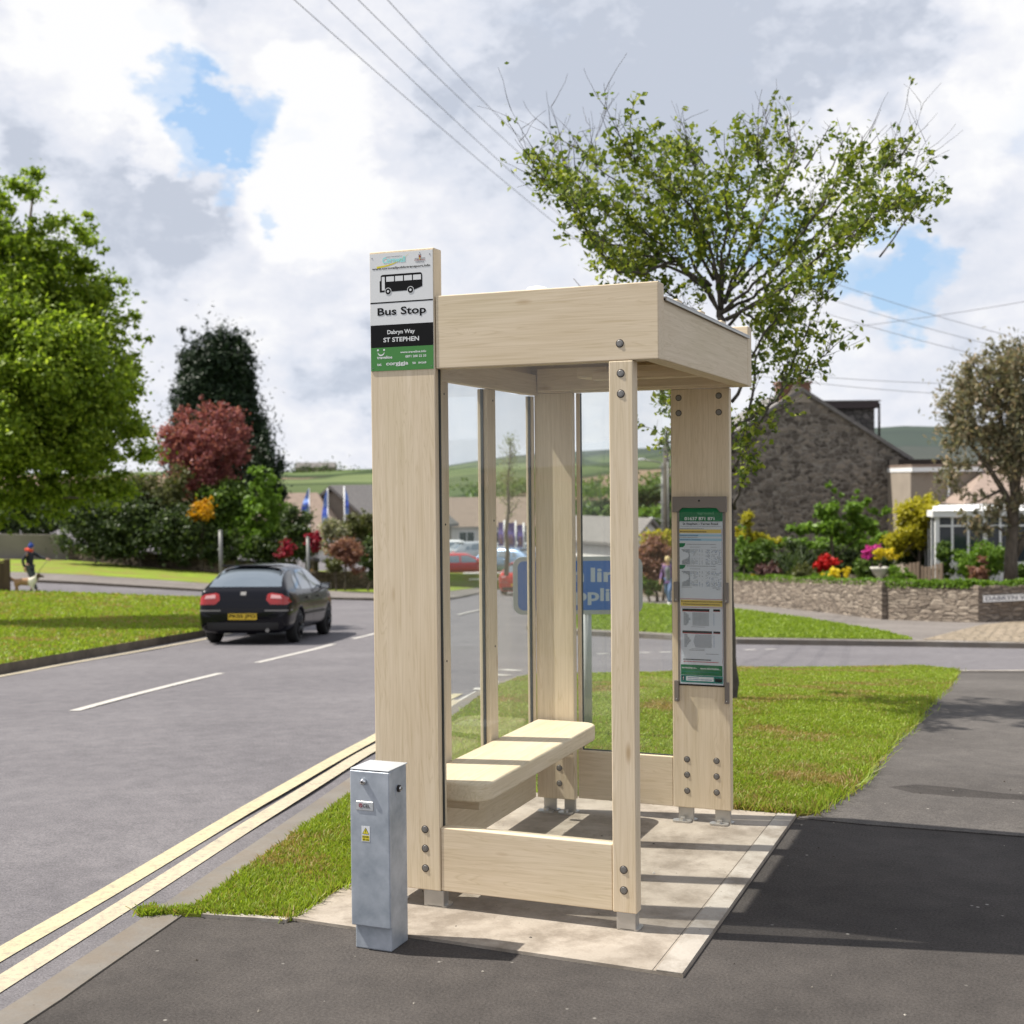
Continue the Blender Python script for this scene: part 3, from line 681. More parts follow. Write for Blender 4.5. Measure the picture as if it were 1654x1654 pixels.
# ------------------------------------------------------------------ bus shelter
sh_ = thing('bus_shelter', 'pale timber bus shelter with glazed sides and bench, standing on concrete slab', 'bus shelter', (.55, .85, .012))
X0 = Matrix.Translation(-sh_.location)
def board(name, x0, x1, y0, y1, z0, z1, M, bevel=.004, parent=sh_):
    mb = MB(); mb.box(x0, x1, y0, y1, z0, z1, M); return mk(name, mb, parent, bevel, 2, X0)
ZT = 2.207
board('post', 0, .292, 0, .073, .082, 2.695, WZ)
board('post', 1.026, 1.122, 0, .063, .082, ZT-.001, WZ)
board('post', .815, 1.114, 1.688, 1.738, .082, ZT-.001, WZ)
board('post', .092, .30, 1.64, 1.69, .082, ZT-.001, WZ)
board('fascia', .296, 1.224, 0.0015, .081, ZT, 2.5, WX)
board('fascia', 1.146, 1.2225, .0815, 1.626, ZT+.002, 2.44, WY)
board('fascia', .0, 1.224, 1.6265, 1.708, ZT, 2.5, WX)
board('fascia', .0, .082, .0735, 1.626, ZT+.001, 2.44, WY)
board('bottom_rail', .294, 1.024, .004, .060, .084, .343, WX)
board('bottom_rail', .302, .813, 1.69, 1.735, .082, .336, WX)
board('bottom_rail', .045, .085, .075, 1.638, .082, .335, WY)
board('top_rail', .085, .125, .075, 1.60, 2.194, 2.30, WY, .003)
board('top_rail', .13, 1.14, 1.585, 1.625, 2.215, 2.33, WX, .003)
board('top_rail', .31, 1.14, .083, .12, 2.225, 2.33, WX, .003)
for y0, y1 in ((.455, .546), (.995, 1.094)): board('mullion', .046, .1, y0, y1, .335, 2.193, WZ, .003)
board('mullion', .050, .0915, 1.623, 1.6395, .335, 2.193, WZ, .002)
board('mullion', .046, .1, .075, .115, .335, 2.193, WZ, .003)
board('mullion', .302, .322, 1.70, 1.735, .336, 2.206, WZ, .002)
# screw holes on the mullions
for x, y, z in ((.1005, .50, 2.14), (.1005, .50, 1.56), (.1005, 1.06, 2.14), (.1005, 1.06, 1.56), (.1005, .50, .95), (.1005, 1.06, .95)):
    mb = MB(); mb.tube([(x-.001, y, z), (x+.0008, y, z)], .005, M_dark, 10); mk('screw_hole', mb, sh_, xf=X0)
for x, z in ((.062, 2.16), (.064, 1.52), (.064, 1.06)):
    mb = MB(); mb.tube([(x+.01, 1.6228, z), (x+.01, 1.6222, z)], .005, M_dark, 10); mk('screw_hole', mb, sh_, xf=X0)
# glass panes with dark seals
def pane(x0, x1, y0, y1, z0, z1, seal):
    mb = MB(); mb.box(x0, x1, y0, y1, z0, z1, M_glass); o = mk('glass_pane', mb, sh_, xf=X0)
    mb = MB()
    for s in seal: mb.box(*s, M_gasket)
    mk('seal', mb, o, xf=X0)
pane(.294, 1.025, .032, .038, .343, 2.224, [(.2925, .298, .029, .041, .344, 2.206), (1.021, 1.0255, .029, .041, .344, 2.206)])
pane(.3225, .814, 1.712, 1.718, .337, 2.206, [(.3222, .327, 1.709, 1.721, .337, 2.206), (.809, .8145, 1.709, 1.721, .337, 2.206), (.327, .809, 1.709, 1.721, .3365, .341)])
for y0, y1 in ((.1155, .4545), (.5465, .9945), (1.0945, 1.622)):
    pane(.068, .074, y0, y1, .336, 2.193, [(.064, .078, y1-.006, y1+.0003, .337, 2.193), (.064, .078, y0-.0003, y0+.005, .337, 2.193)])
# bench: one thick plank, rounded corners and edges
def rrect(x0, x1, y0, y1, r, n=8, corners=(1, 1, 1, 1)):
    P = []
    for k, (cx, cy, a) in enumerate(((x1-r, y1-r, 0), (x0+r, y1-r, 90), (x0+r, y0+r, 180), (x1-r, y0+r, 270))):
        if corners[k]: P += [(cx+r*math.cos(R_(a+90*i/n)), cy+r*math.sin(R_(a+90*i/n))) for i in range(n+1)]
        else: P.append(((x1, y1), (x0, y1), (x0, y0), (x1, y0))[k])
    return P
mb = MB(); mb.prism([(x, y, .422) for x, y in rrect(.104, .445, .125, 1.615, .085, 8, (1, 0, 0, 1))], (0, 0, .08), WY)
mk('bench_seat', mb, sh_, .011, 3, X0)
for y in (.25, 1.45): board('bench_bracket', .087, .36, y, y+.03, .36, .420, WX, .004)
# roof
mb = MB(); mb.box(.0825, 1.1455, .082, 1.6255, 2.392, 2.408, WX); mk('ceiling_board', mb, sh_, xf=X0)
mb = MB(); mb.box(.01, 1.235, .083, 1.6255, 2.446, 2.452, M_steel); mb.box(1.2285, 1.235, .083, 1.6255, 2.436, 2.446, M_steel); mk('roof_sheet', mb, sh_, .001, 1, X0)
for y in (.42, .82, 1.22): board('roof_batten', .05, 1.19, y, y+.07, 2.454, 2.487, WX, .006)
mb = MB(); mb.lathe([(.03, 0), (.03, .11), (.062, .115), (.060, .14), (.045, .162), (.0, .172)], (.385, .93, 2.487), M_white2, 20); mk('rooflight_dome', mb, sh_, xf=X0)
# ceiling fitting: bracket block and long batten
board('light_bracket', .40, .56, 1.43, 1.583, 2.262, 2.315, WX, .01)
board('light_batten', .50, 1.10, 1.38, 1.44, 2.245, 2.285, WX, .004)
board('light_bracket', 1.0, 1.12, 1.43, 1.583, 2.27, 2.315, WX, .006)
# bolts
_b = None
def bolt(x, z, y=0.):
    global _b
    if _b is None:
        mb = MB(); mb.tube([(0, .002, 0), (0, -.0012, 0)], .0158, M_dark, 24)
        mb.tube([(0, -.001, 0), (0, -.0016, 0), (0, -.0018, 0)], [.0128, .0128, .011], M_bolt, 24); mb.tube([(0, -.001, 0), (0, -.0034, 0)], .0078, M_bolt, 6, smooth=False)
        _b = mk('bolt', mb, sh_); o = _b
    else:
        o = _b.copy(); COL.objects.link(o); o.parent = sh_
    o.location = Vector((x, y, z))-sh_.location
for x, z in ((1.074, 2.158), (1.074, 2.08), (1.071, .25), (1.071, .17), (.225, .331), (.225, .252), (.225, .171)): bolt(x, z)
bolt(1.071, 2.272, .0015); bolt(.856, 2.278, 1.585)
for x, z in ((.856, 2.163), (.856, 2.086), (1.062, 2.168), (1.062, 2.085), (.888, .329), (.888, .25), (.888, .168), (1.04, .331), (1.04, .252), (1.04, .171)): bolt(x, z, 1.688)
for z in (.246, .165): bolt(.215, z, 1.64)
# steel feet
def foot(x0, x1, y, t=.05):
    mb = MB(); mb.box(x0, x1, y, y+t, .012, .082, M_steel); o = mk('steel_foot', mb, sh_, .004, 2, X0)
    mb = MB(); mb.prism([(a, b, .0125) for a, b in rrect(x0-.004, x1+.012, y+.0, y+t+.03, .02, 5)], (0, 0, .006), M_steel); mk('foot_plate', mb, o, xf=X0)
    return o
foot(.212, .302, .008); foot(1.038, 1.116, .006); foot(.02, .10, .006)
for x0, x1, y in ((.838, .918, 1.70), (1.028, 1.108, 1.70), (.12, .19, 1.655), (.235, .297, 1.655)):
    o = foot(x0, x1, y, .02)
    mb = MB(); mb.prism([(a, b, .013) for a, b in rrect(x0-.02, x1-.005, y-.055, y+.0, .02, 6)], (0, 0, .008), M_steel)
    mb.tube([((x0+x1)/2-.01, y-.03, .02), ((x0+x1)/2-.01, y-.03, .036)], .014, M_steel, 6, smooth=False); mk('anchor_plate', mb, o, xf=X0)
# ---- bus stop sign plate on the tall post
sg = MB(); sg.box(.004, .288, -.003, -.0003, 2.207, 2.686, M_white)
sgn = mk('sign_plate', sg, sh_, xf=X0)
SX, SZ0, SW, SH = .004, 2.207, .284, .479       # plate frame: u 0..1 across, v 0..1 down from the top
def sx(u): return SX+SW*u
def sz(v): return SZ0+SH*(1-v)
pr = MB(); yy = -.0034
def rect(u0, u1, v0, v1, M, y=yy): pr.face([(sx(u0), y, sz(v1)), (sx(u1), y, sz(v1)), (sx(u1), y, sz(v0)), (sx(u0), y, sz(v0))], M)
def ptxt(s, u0, u1, v0, v1, M, y=yy-.0004): put_text(pr, s, sx(u0), sx(u1), sz(v1), sz(v0), y, M)
rect(0, 1, .4135, .4245, M_black)
rect(0, 1, .609, .801, M_black); rect(0, 1, .801, 1, M_green)
# swoosh: a thin yellow crescent, thick at left and tapering up to the right
def sw_pt(t): return .11+.53*t, .108-.012*t-.085*t**2.6
A = [sw_pt(i/24) for i in range(25)]
for i in range(24):
    (a, b), (c, d) = A[i], A[i+1]; w0 = .017*(1-(i/24))**.8; w1 = .017*(1-((i+1)/24))**.8
    pr.face([(sx(a), yy, sz(b+w0)), (sx(c), yy, sz(d+w1)), (sx(c), yy, sz(d)), (sx(a), yy, sz(b))], M_yel)
ptxt('Cornwall', .205, .57, .035, .085, M_cyan); ptxt('PUBLIC TRANSPORT IN', .26, .52, .030, .037, M_grey)
# small crest
for dx, dy, r, M in ((0, .028, .020, mat('crest_brown', (.28, .07, .03), .5)), (0, .045, .013, M_gold), (-.012, .012, .008, M_grey), (.012, .01, .009, M_grey), (0, -.004, .007, M_grey)):
    c = (.80+dx, .022+dy); pr.face([(sx(c[0]+r*math.cos(k*.628)), yy-.0002-dy*.002, sz(c[1]+r*.65*math.sin(k*.628))) for k in range(10)][::-1], M)
rect(.72, .885, .062, .066, M_grey)
ptxt('CORNWALL', .715, .89, .071, .085, mat('maroon_print', (.22, .04, .02), .5)); ptxt('COUNCIL', .735, .87, .088, .101, M_grey)
ptxt('www.cornwallpublictransport.info', .035, .965, .118, .143, M_black)
# bus pictogram (drawn without perspective, nose to the left)
def poly(pts, M, y=yy): pr.face([(sx(a), y, sz(b)) for a, b in pts][::-1], M)
poly([(.155, .300), (.155, .236), (.172, .232), (.172, .195), (.185, .186), (.205, .182), (.81, .182), (.828, .19), (.836, .205), (.836, .300), (.70, .327), (.155, .330)], M_black)
y2 = yy-.0004
for a, b in ((.19, .238),): poly([(a, .200), (b, .200), (b, .315), (a, .315)], M_white, y2)
for i in range(4): a = .262+i*.143; poly([(a, .200), (a+.125, .200), (a+.125, .243), (a, .243)], M_white, y2)
def disc(u, v, r, M, y): pr.face([(sx(u)+r*math.cos(k*.3142), y, sz(v)+r*math.sin(k*.3142)) for k in range(20)], M)
for u in (.29, .648): disc(u, .325, .0150, M_white, y2); disc(u, .325, .0125, M_black, y2-.0002); disc(u, .325, .005, M_white, y2-.0004)
put = ptxt
put('Bus Stop', .115, .89, .462, .548, M_black)
put('Dabryn Way', .27, .71, .655, .70, M_white); put('ST STEPHEN', .205, .775, .718, .757, M_white)
for u in (.115, .215): disc(u, .822, .0042, M_white, y2)
arc = [(.165+.055*math.cos(a), .835+.032*math.sin(a)) for a in np.linspace(0.25, math.pi-.25, 13)]
for (a, b), (c, d) in zip(arc, arc[1:]): poly([(a, b-.006), (c, d-.006), (c, d+.006), (a, b+.006)][::-1], M_white, y2)
put('traveline', .10, .345, .872, .898, M_white); put('www.traveline.info', .475, .885, .838, .857, M_white); put('0871 200 22 33', .555, .885, .876, .896, M_white)
put('txt', .10, .17, .935, .957, M_white); put('corgjgja', .245, .60, .925, .965, M_white); put('to', .665, .72, .932, .953, M_white); put('84268', .76, .885, .935, .952, M_white)
mk('lettering', pr, sgn, xf=X0)
for u, v in ((.035, .035), (.955, .035), (.03, .975), (.965, .975)):
    mb = MB(); mb.tube([(sx(u), -.003, sz(v)), (sx(u), -.0042, sz(v))], .0022, M_grey, 8); mk('screw', mb, sgn, xf=X0)
# ---- timetable case on the far board
yc = 1.688
tt = MB()
tt.box(.846, .858, yc-.008, yc, .715, 1.60, M_pcase); tt.box(1.081, 1.093, yc-.008, yc, .715, 1.60, M_pcase); tt.box(.846, 1.093, yc-.006, yc-.0005, .706, .715, M_dark)
case = mk('timetable_case', tt, sh_, .001, 1, X0)
mb = MB(); mb.prism([(x, yc-.022, z) for x, z in ((.825, 1.664), (.825, 1.585), (.852, 1.585), (.876, 1.607), (1.052, 1.607), (1.07, 1.585), (1.103, 1.585), (1.103, 1.664))][::-1], (0, .012, 0), M_pcase)
mb.tube([(.964, yc-.022, 1.643), (.964, yc-.025, 1.643)], .005, M_dark, 10); mk('header_plate', mb, case, .001, 1, X0)
for x0, x1 in ((.829, .851), (1.088, 1.108)):
    for z0, z1 in ((1.13, 1.232), (.625, .731)):
        mb = MB(); mb.box(x0, x1, yc-.020, yc-.001, z0, z1, M_pcase); mb.tube([((x0+x1)/2, yc-.02, z0+.012), ((x0+x1)/2, yc-.0225, z0+.012)], .0035, M_chrome, 8); mk('clip', mb, case, .003, 2, X0)
pp = MB(); yp = yc-.0095
PX0, PX1, PZ0, PZ1 = .859, 1.080, .7155, 1.606
pp.box(PX0, PX1, yp, yc-.001, PZ0, PZ1, M_paper); paper = mk('timetable_sheet', pp, case, xf=X0)
tx = MB(); y1 = yp-.0006
def tz(p): return PZ1-(PZ1-PZ0)*(p-190)/(1415-190)        # p: rows of the enlarged photograph
def tu(q): return PX0+(PX1-PX0)*(q-166)/(472-166)
def tr(q0, q1, p0, p1, M, y=y1): tx.face([(tu(q0), y, tz(p1)), (tu(q1), y, tz(p1)), (tu(q1), y, tz(p0)), (tu(q0), y, tz(p0))], M)
def tt_(s, q0, q1, p0, p1, M): put_text(tx, s, tu(q0), tu(q1), tz(p1), tz(p0), y1-.0006, M)
M_paleg = mat('faint_green_print', (.06, .26, .12), .4)
tr(166, 472, 190, 282, M_dgreen); tt_('eground', 295, 410, 215, 240, M_paleg); tt_('01637 871 871', 203, 415, 252, 275, M_white)
tr(167, 462, 285, 287, M_grey); tr(167, 462, 316, 318, M_grey); tt_('St Stephen - Terras Road', 190, 440, 292, 311, M_black)
def words(q0, q1, p0, p1, M, seed=0):
    r = random.Random(seed+int(p0*7+q0)); q = q0
    while q < q1: w = r.uniform(2, 9); tr(q, min(q+w, q1), p0, p1, M, y1-.0004); q += w+1.6
words(170, 340, 331, 335, M_grey); tr(166, 462, 338, 363, M_gold); words(170, 358, 352, 358, M_black); tr(166, 466, 372, 387, M_lblue); words(170, 300, 377, 382, M_navy)
words(170, 296, 391, 395, M_grey); tr(166, 466, 401, 418, M_lblue); words(170, 320, 408, 413, M_navy)
for p in (434, 585):
    tx.face([(tu(q), y1, tz(r)) for q, r in ((166, p), (166, p+30), (190, p+28), (204, p+16), (208, p))], M_dgreen)
    words(217, 425, p+6, p+10, M_grey); words(242, 312, p+26, p+29, M_grey); words(392, 428, p+26, p+29, M_grey)
    rows = np.linspace(p+44, p+144, 18); rr = random.Random(p)
    for i, z in enumerate(rows):
        a = 180 if i % 5 else 184; L = [0, 6, 10, 30, 45, 50, 52, 52, 50, 48, 42, 30, 12, 4, 2][min(i, 14)]
        tr(240-(60-L), 240, z, z+3.4, M_grey)
        for q in list(range(244, 290, 9))+[305]+[324]+list(range(352, 384, 8))+list(range(392, 462, 8)):
            if rr.random() < (.75 if (i < 4 or i > 12) else .38): tr(q, q+6, z+.4, z+3., M_navy if rr.random() < .25 else M_grey)
words(178, 252, 739, 742, M_grey); words(398, 455, 740, 744, M_grey); words(425, 455, 752, 756, M_grey)
tr(168, 470, 820, 823, M_red); tr(170, 470, 828, 872, M_gold); tt_('For services on between Newquay, St Stephen, St Austell', 176, 466, 834, 846, M_black); tt_('& Gorran Haven see the timetable on Post Stops', 190, 452, 853, 865, M_black); tr(168, 470, 878, 881, M_red)
for p, q1 in ((890, 376), (1043, 394)):
    tr(183, q1, p, p+16, M_black); tr(183, q1, p+16, p+20, M_red); tr(403, 452, p, p+14, M_black); tr(403, 452, p+14, p+17, M_red)
    rr = random.Random(p)
    for i, z in enumerate(np.linspace(p+26, p+112, 15)):
        w = 50-abs(i-7)*4+rr.uniform(-5, 5)
        tr(192 if p < 1000 else 196, 192+w, z, z+3.2, M_grey)
        for q in range(256 if p < 1000 else 262+abs(7-i)*2, q1-4, 9): tr(q, q+6.5, z, z+3.6, M_grey)
        if i % 2: tr(404, 411, z, z+4, M_navy)
    words(248, 345, p+124, p+127, M_grey)
tr(466, 468, 330, 1270, mat('thin_red_rule', (.4, .12, .12), .5)); tr(168, 169.5, 880, 1270, M_red)
words(230, 340, 1176, 1180, M_grey); words(350, 440, 1200, 1204, M_grey)
words(188, 385, 1240, 1247, M_black); words(188, 440, 1256, 1261, M_red)
tr(170, 466, 1280, 1352, M_dgreen); tt_('contacting us...', 178, 286, 1296, 1310, M_white); tt_('more information...', 310, 452, 1296, 1310, M_white); words(180, 440, 1326, 1331, M_teal)
tr(170, 468, 1354, 1404, M_teal); tr(176, 198, 1360, 1392, M_navy); tt_('f', 184, 192, 1364, 1388, M_white); tr(208, 404, 1362, 1392, M_white, y1-.0003); words(216, 300, 1368, 1373, M_navy); words(216, 390, 1380, 1385, M_navy); tr(412, 430, 1370, 1394, M_lblue); tr(432, 462, 1370, 1394, M_lblue)
mk('printing', tx, paper, xf=X0)
mb = MB(); mb.box(PX0-.003, PX1+.003, yp-.0075, yp-.0045, PZ0-.002, PZ1-.02, M_glass); mk('cover_glass', mb, case, xf=X0)

# ------------------------------------------------------------------ galvanised service pillar
bx_ = thing('service_pillar', 'galvanised steel electric service pillar standing left of the shelter by the slab corner', 'service pillar', (.24, -.44, 0))
XB = Matrix.Translation(-bx_.location)
mb = MB(); mb.box(.168, .320, -.492, -.352, 0, .678, M_conc_gal); mk('casing', mb, bx_, .006, 3, XB)
mb = MB(); mb.box(.163, .327, -.512, -.494, .093, .676, M_conc_gal); door = mk('door', mb, bx_, .004, 3, XB)
mb = MB(); mb.box(.164, .325, -.511, -.353, .679, .683, M_galtop); mk('top_plate', mb, bx_, .0015, 2, XB)
mb = MB(); mb.tube([(.222, -.512, .637), (.222, -.518, .637), (.222, -.526, .637), (.222, -.527, .637)], [.0125, .0125, .0095, .006], M_chrome, 24); mb.tube([(.222, -.5268, .637), (.222, -.5275, .637)], .004, M_dark, 12); mk('lock', mb, door, xf=XB)
mb = MB(); mb.tube([(.320, -.425, .60), (.328, -.425, .60)], .013, M_dark, 20); mb.tube([(.326, -.425, .60), (.334, -.425, .60)], [.010, .007], M_chrome, 20); mk('side_lock', mb, bx_, xf=XB)
mb = MB(); mb.tube([(.3203, -.425, .585), (.3208, -.425, .585)], .022, M_conc_gal, 24); mk('lock_escutcheon', mb, bx_, xf=XB)
mb = MB()
mb.box(.189, .262, -.5135, -.512, .5285, .563, M_steel); mb.box(.1905, .2605, -.5145, -.5135, .530, .5615, M_galtop)
pl = mk('badge', mb, door, .001, 1, XB)
mb = MB(); put_text(mb, 'CEL', .2185, .2475, .541, .553, -.5152, M_black)
mb.face([(.2185, -.5152, .5385), (.250, -.5152, .5385), (.250, -.5152, .5393), (.2185, -.5152, .5393)], M_black)
mb.prism([(a, -.5151, b) for a, b in rrect(.2015, .2165, .540, .5545, .004, 4)], (0, -.0004, 0), mat('badge_maroon', (.25, .03, .05), .4)); put_text(mb, 'U', .2055, .2125, .543, .551, -.5158, M_galtop)
mk('badge_lettering', mb, door, xf=XB)
mb = MB(); mb.box(.2105, .245, -.5127, -.5121, .412, .470, M_white); st = mk('warning_sticker', mb, door, xf=XB)
mb = MB()
def tri(c, r, y, M): mb.face([(c[0]-r, y, c[1]-r*.62), (c[0]+r, y, c[1]-r*.62), (c[0], y, c[1]+r*1.1)], M)
tri((.2278, .4495), .0145, -.5131, M_black); tri((.2278, .4492), .0118, -.5134, M_yel)
mb.face([(x, -.5137, z) for x, z in ((.2282, .459), (.2255, .4498), (.2276, .4498), (.2268, .443), (.2302, .4515), (.2280, .4515), (.2296, .459))][::-1], M_black)
mb.face([(.213, -.5131, .415), (.2428, -.5131, .415), (.2428, -.5131, .4355), (.213, -.5131, .4355)], M_yel)
put_text(mb, 'DANGER', .2145, .2412, .427, .4335, -.5134, M_black); put_text(mb, '400 volts', .2145, .2412, .417, .4235, -.5134, M_black)
mk('sticker_printing', mb, door, xf=XB)

# ------------------------------------------------------------------ blue sign seen through the glass
def frame_at(p, yaw=YAW):
    return Matrix.Translation(p) @ Matrix.Rotation(yaw, 4, 'Z')
gs = gp(950, 1190); Dg = depth(gs)
bs = thing('parking_sign', 'blue rectangular sign with rounded grey border on a grey post behind the shelter', 'road sign', gs, YAW-.03)
pm = Dg/F
def bz(py): return (1190-py)*pm
def bxx(px): return (px-950)*pm
mb = MB(); mb.tube([(0, 0, -.1), (0, 0, bz(905))], .0315, M_signgrey, 20); mk('post', mb, bs)
mb = MB(); mb.prism([(x, -.040, z) for x, z in rrect(bxx(831), bxx(1039), bz(991), bz(898), .07, 8)], (0, .006, 0), M_signgrey); pn = mk('panel', mb, bs, .001, 1)
mb = MB(); mb.prism([(x, -.0425, z) for x, z in rrect(bxx(839), bxx(1032), bz(984), bz(905), .045, 8)], (0, .002, 0), M_signblue); mk('blue_face', mb, pn)
Mlet = mat('grey_white_lettering', (.42, .46, .52), .5)
for s_, q0, q1, r0, r1 in (('n', 927, 945, 939, 922), ('lin', 956, 997, 939, 916), ('ppli', 931, 986, 976, 949)):
    mb = MB(); put_text(mb, s_, bxx(q0), bxx(q1), bz(r0), bz(r1), -.0432, Mlet, bold=.03); mk('lettering', mb, pn)
for z in (bz(925), bz(970)): mb = MB(); mb.box(-.045, .045, -.033, .035, z-.012, z+.012, M_signgrey); mk('bracket', mb, bs)

# ------------------------------------------------------------------ foliage
def leaf_arrays(C, s, up=.6, outw=None, asp=.55, jit=.35):
    n = len(C); nrm = rng.normal(size=(n, 3)); nrm[:, 2] += up
    if outw is not None: nrm += outw
    nrm /= np.linalg.norm(nrm, axis=1)[:, None]+1e-9
    a = np.cross(nrm, rng.normal(size=(n, 3))); a /= np.linalg.norm(a, axis=1)[:, None]+1e-9; b = np.cross(nrm, a)
    ss = (s*(1-jit+2*jit*rng.random(n)))[:, None] if np.isscalar(s) else (s*(1-jit+2*jit*rng.random(n)))[:, None]
    V = np.stack([C-a*ss, C+b*ss*asp+nrm*ss*.15, C+a*ss, C-b*ss*asp+nrm*ss*.15], 1).reshape(-1, 3)
    return V, np.arange(4*n).reshape(n, 4)
def ell_clusters(ells, m, crel=.26, surf=.45):
    """cluster centres spread through ellipsoids [(centre, (a,b,c))]"""
    vol = np.array([e[1][0]*e[1][1]*e[1][2] for e in ells])**.67; cnt = np.maximum(3, (m*vol/vol.sum())).astype(int)
    out = []
    for (c, r), k in zip(ells, cnt):
        d = rng.normal(size=(k, 3)); d /= np.linalg.norm(d, axis=1)[:, None]; u = rng.random(k)**surf*.92
        P = np.array(c)+d*u[:, None]*np.array(r); rr = min(r[0], r[2])*crel*(.45+1.5*rng.random(k)**2)
        out.append(np.column_stack([P, rr]))
    return np.vstack(out)
def foliage(name, ells, m, n, s, M, parent=None, off=None, crel=.26, surf=.45, flat=.75, up=.6, asp=.55):
    n = int(n*1.9); m = int(m*1.5); s = s*1.12
    cl = ell_clusters(ells, m, crel, surf); w = cl[:, 3]**2; idx = rng.choice(len(cl), n, p=w/w.sum())
    d = rng.normal(size=(n, 3)); d /= np.linalg.norm(d, axis=1)[:, None]; u = np.abs(rng.normal(0, .62, n))
    C = cl[idx, :3]+d*(u*cl[idx, 3])[:, None]*np.array([1, 1, flat])
    V, Q = leaf_arrays(C, s, up, d*.7, asp)
    if off is not None: V = V-np.array(off)
    return npmesh(name, V, Q, M, parent), cl
def pxell(x, y, rx, ry, D, rd=None):
    c = at(x, y, D); a = rx*D/F; h = ry*D/F
    return (tuple(c), (a, (rd or a), h))
def tree(name, label, ells, base, M, leaf, n, m, trunk_r, cat='tree', group=None, bark=None, limbs=7, crel=.30, top_frac=.55, surf=.6, flat=.75, up=.6, asp=.55, partn='crown', stem='trunk'):
    base = Vector(base); t = thing(name, label, cat, base, 0, group); off = Vector(base)
    cr, cl = foliage(partn, ells, m, n, leaf, M, t, off, crel, surf, flat, up, asp)
    zt = max(e[0][2]+e[1][2]*.3 for e in ells); big = max(ells, key=lambda e: e[1][0]*e[1][2]); c = Vector(big[0])
    mb = MB(); bk = bark or M_bark; top = Vector((c.x, c.y, base.z+(zt-base.z)*top_frac*1.15))
    k = 6; P = [base.lerp(top, i/k)+Vector((random.gauss(0, .03), random.gauss(0, .03), 0))*(top.z-base.z)*.3*(1 if 0 < i < k else 0) for i in range(k+1)]
    P[0] = base-Vector((0, 0, .15)); mb.tube([p-off for p in P], [trunk_r*(1.25-.9*i/k) for i in range(k+1)], bk, 9)
    for j in range(limbs):
        e = Vector(cl[random.randrange(len(cl)), :3]); s0 = P[random.randrange(2, k)]
        mid = s0.lerp(e, .5)+Vector((random.gauss(0, 1), random.gauss(0, 1), random.uniform(0, 1)))*(e-s0).length*.08
        mb.tube([s0-off, mid-off, e-off], [trunk_r*.45, trunk_r*.28, trunk_r*.08], bk, 5)
    mk(stem, mb, t); return t
def below(p, dz=0): return Vector((p[0], p[1], G(p[0], p[1])+dz))

# big maple on the left: its trunk stands just outside the frame
Dm = 30.
E_ = [pxell(-40, 560, 215, 235, Dm), pxell(55, 640, 175, 180, Dm-1.2), pxell(-60, 410, 140, 120, Dm), pxell(45, 370, 75, 105, Dm-.5), pxell(-10, 310, 70, 60, Dm), pxell(130, 420, 70, 90, Dm), pxell(195, 520, 60, 90, Dm+.5), pxell(165, 640, 80, 140, Dm), pxell(95, 480, 85, 90, Dm),
      pxell(210, 560, 40, 65, Dm), pxell(-170, 620, 130, 190, Dm), pxell(150, 780, 75, 55, Dm-.6), pxell(25, 800, 70, 60, Dm-1), pxell(0, 330, 60, 60, Dm-.3), pxell(110, 720, 140, 120, Dm-.3), pxell(60, 500, 130, 130, Dm), pxell(30, 820, 95, 48, Dm-.4), pxell(235, 690, 34, 70, Dm), pxell(190, 790, 50, 40, Dm)]
tp = at(-60, 1000, Dm)
tree('maple_tree', 'big bright green maple tree filling the left edge beside the main road', E_, below(tp), ML['maple'], .052, 200000, 820, .24, limbs=16, crel=.17, top_frac=.75, surf=.55)
# conifers and garden trees beyond the side street
def garden(name, label, ells, D, M, leaf, n, m, r=.06, base=None, cat='tree', **k):
    es = [pxell(*e, D) for e in ells]; bx, by = base or (ells[0][0], None)
    p = at(bx, 900, D); return tree(name, label, es, (p.x, p.y, G(p.x, p.y)+.0), M, leaf, n, m, r, cat=cat, **k)
garden('conifer_tree', 'tall dense dark green conifer with several pointed tops', [(350, 700, 80, 140), (300, 660, 30, 80), (318, 610, 38, 64), (375, 600, 46, 70), (350, 590, 50, 65), (296, 575, 16, 52), (342, 556, 17, 44), (378, 560, 15, 44), (400, 572, 15, 50), (318, 562, 15, 42), (400, 660, 24, 90)], 66, ML['conifer'], .11, 75000, 460, .3, crel=.22, flat=1.6, asp=.3, up=.9)
garden('purple_maple_tree', 'round purple leaved maple in front of the dark conifer', [(330, 735, 66, 62), (295, 705, 44, 40), (372, 695, 42, 36), (345, 668, 46, 24), (392, 725, 26, 32), (330, 780, 44, 40), (272, 735, 24, 22), (262, 715, 14, 12), (300, 662, 14, 20), (325, 655, 12, 16), (360, 655, 14, 12), (388, 662, 20, 8), (402, 700, 16, 12), (285, 680, 16, 16), (345, 800, 40, 30)], 60, ML['purple'], .065, 24000, 420, .2, crel=.22)
garden('cypress_tree', 'narrow dark olive cypress right of the tall conifer', [(436, 790, 30, 92), (428, 735, 18, 50), (443, 830, 26, 64), (415, 780, 20, 70)], 62, ML['conifer'], .10, 9000, 90, .15, flat=1.7, asp=.3, up=.9)
garden('lime_tree', 'light green young tree beside the cypress', [(432, 800, 32, 60), (415, 760, 20, 32), (410, 850, 42, 55), (450, 850, 25, 45)], 58, ML['lime'], .08, 7000, 110, .08, crel=.2)
garden('shrub', 'dark evergreen shrub mass under the purple maple', [(365, 820, 46, 50), (345, 865, 50, 40), (300, 840, 32, 44)], 59, ML['green'], .09, 8000, 110, .06, cat='shrub', stem='stem', partn='leaves')
garden('shrub', 'orange flowering shrub in the dark hedge', [(325, 825, 20, 18), (335, 808, 12, 8), (316, 845, 9, 14)], 57, ML['orange'], .06, 1500, 40, .03, cat='shrub', stem='stem', partn='leaves')
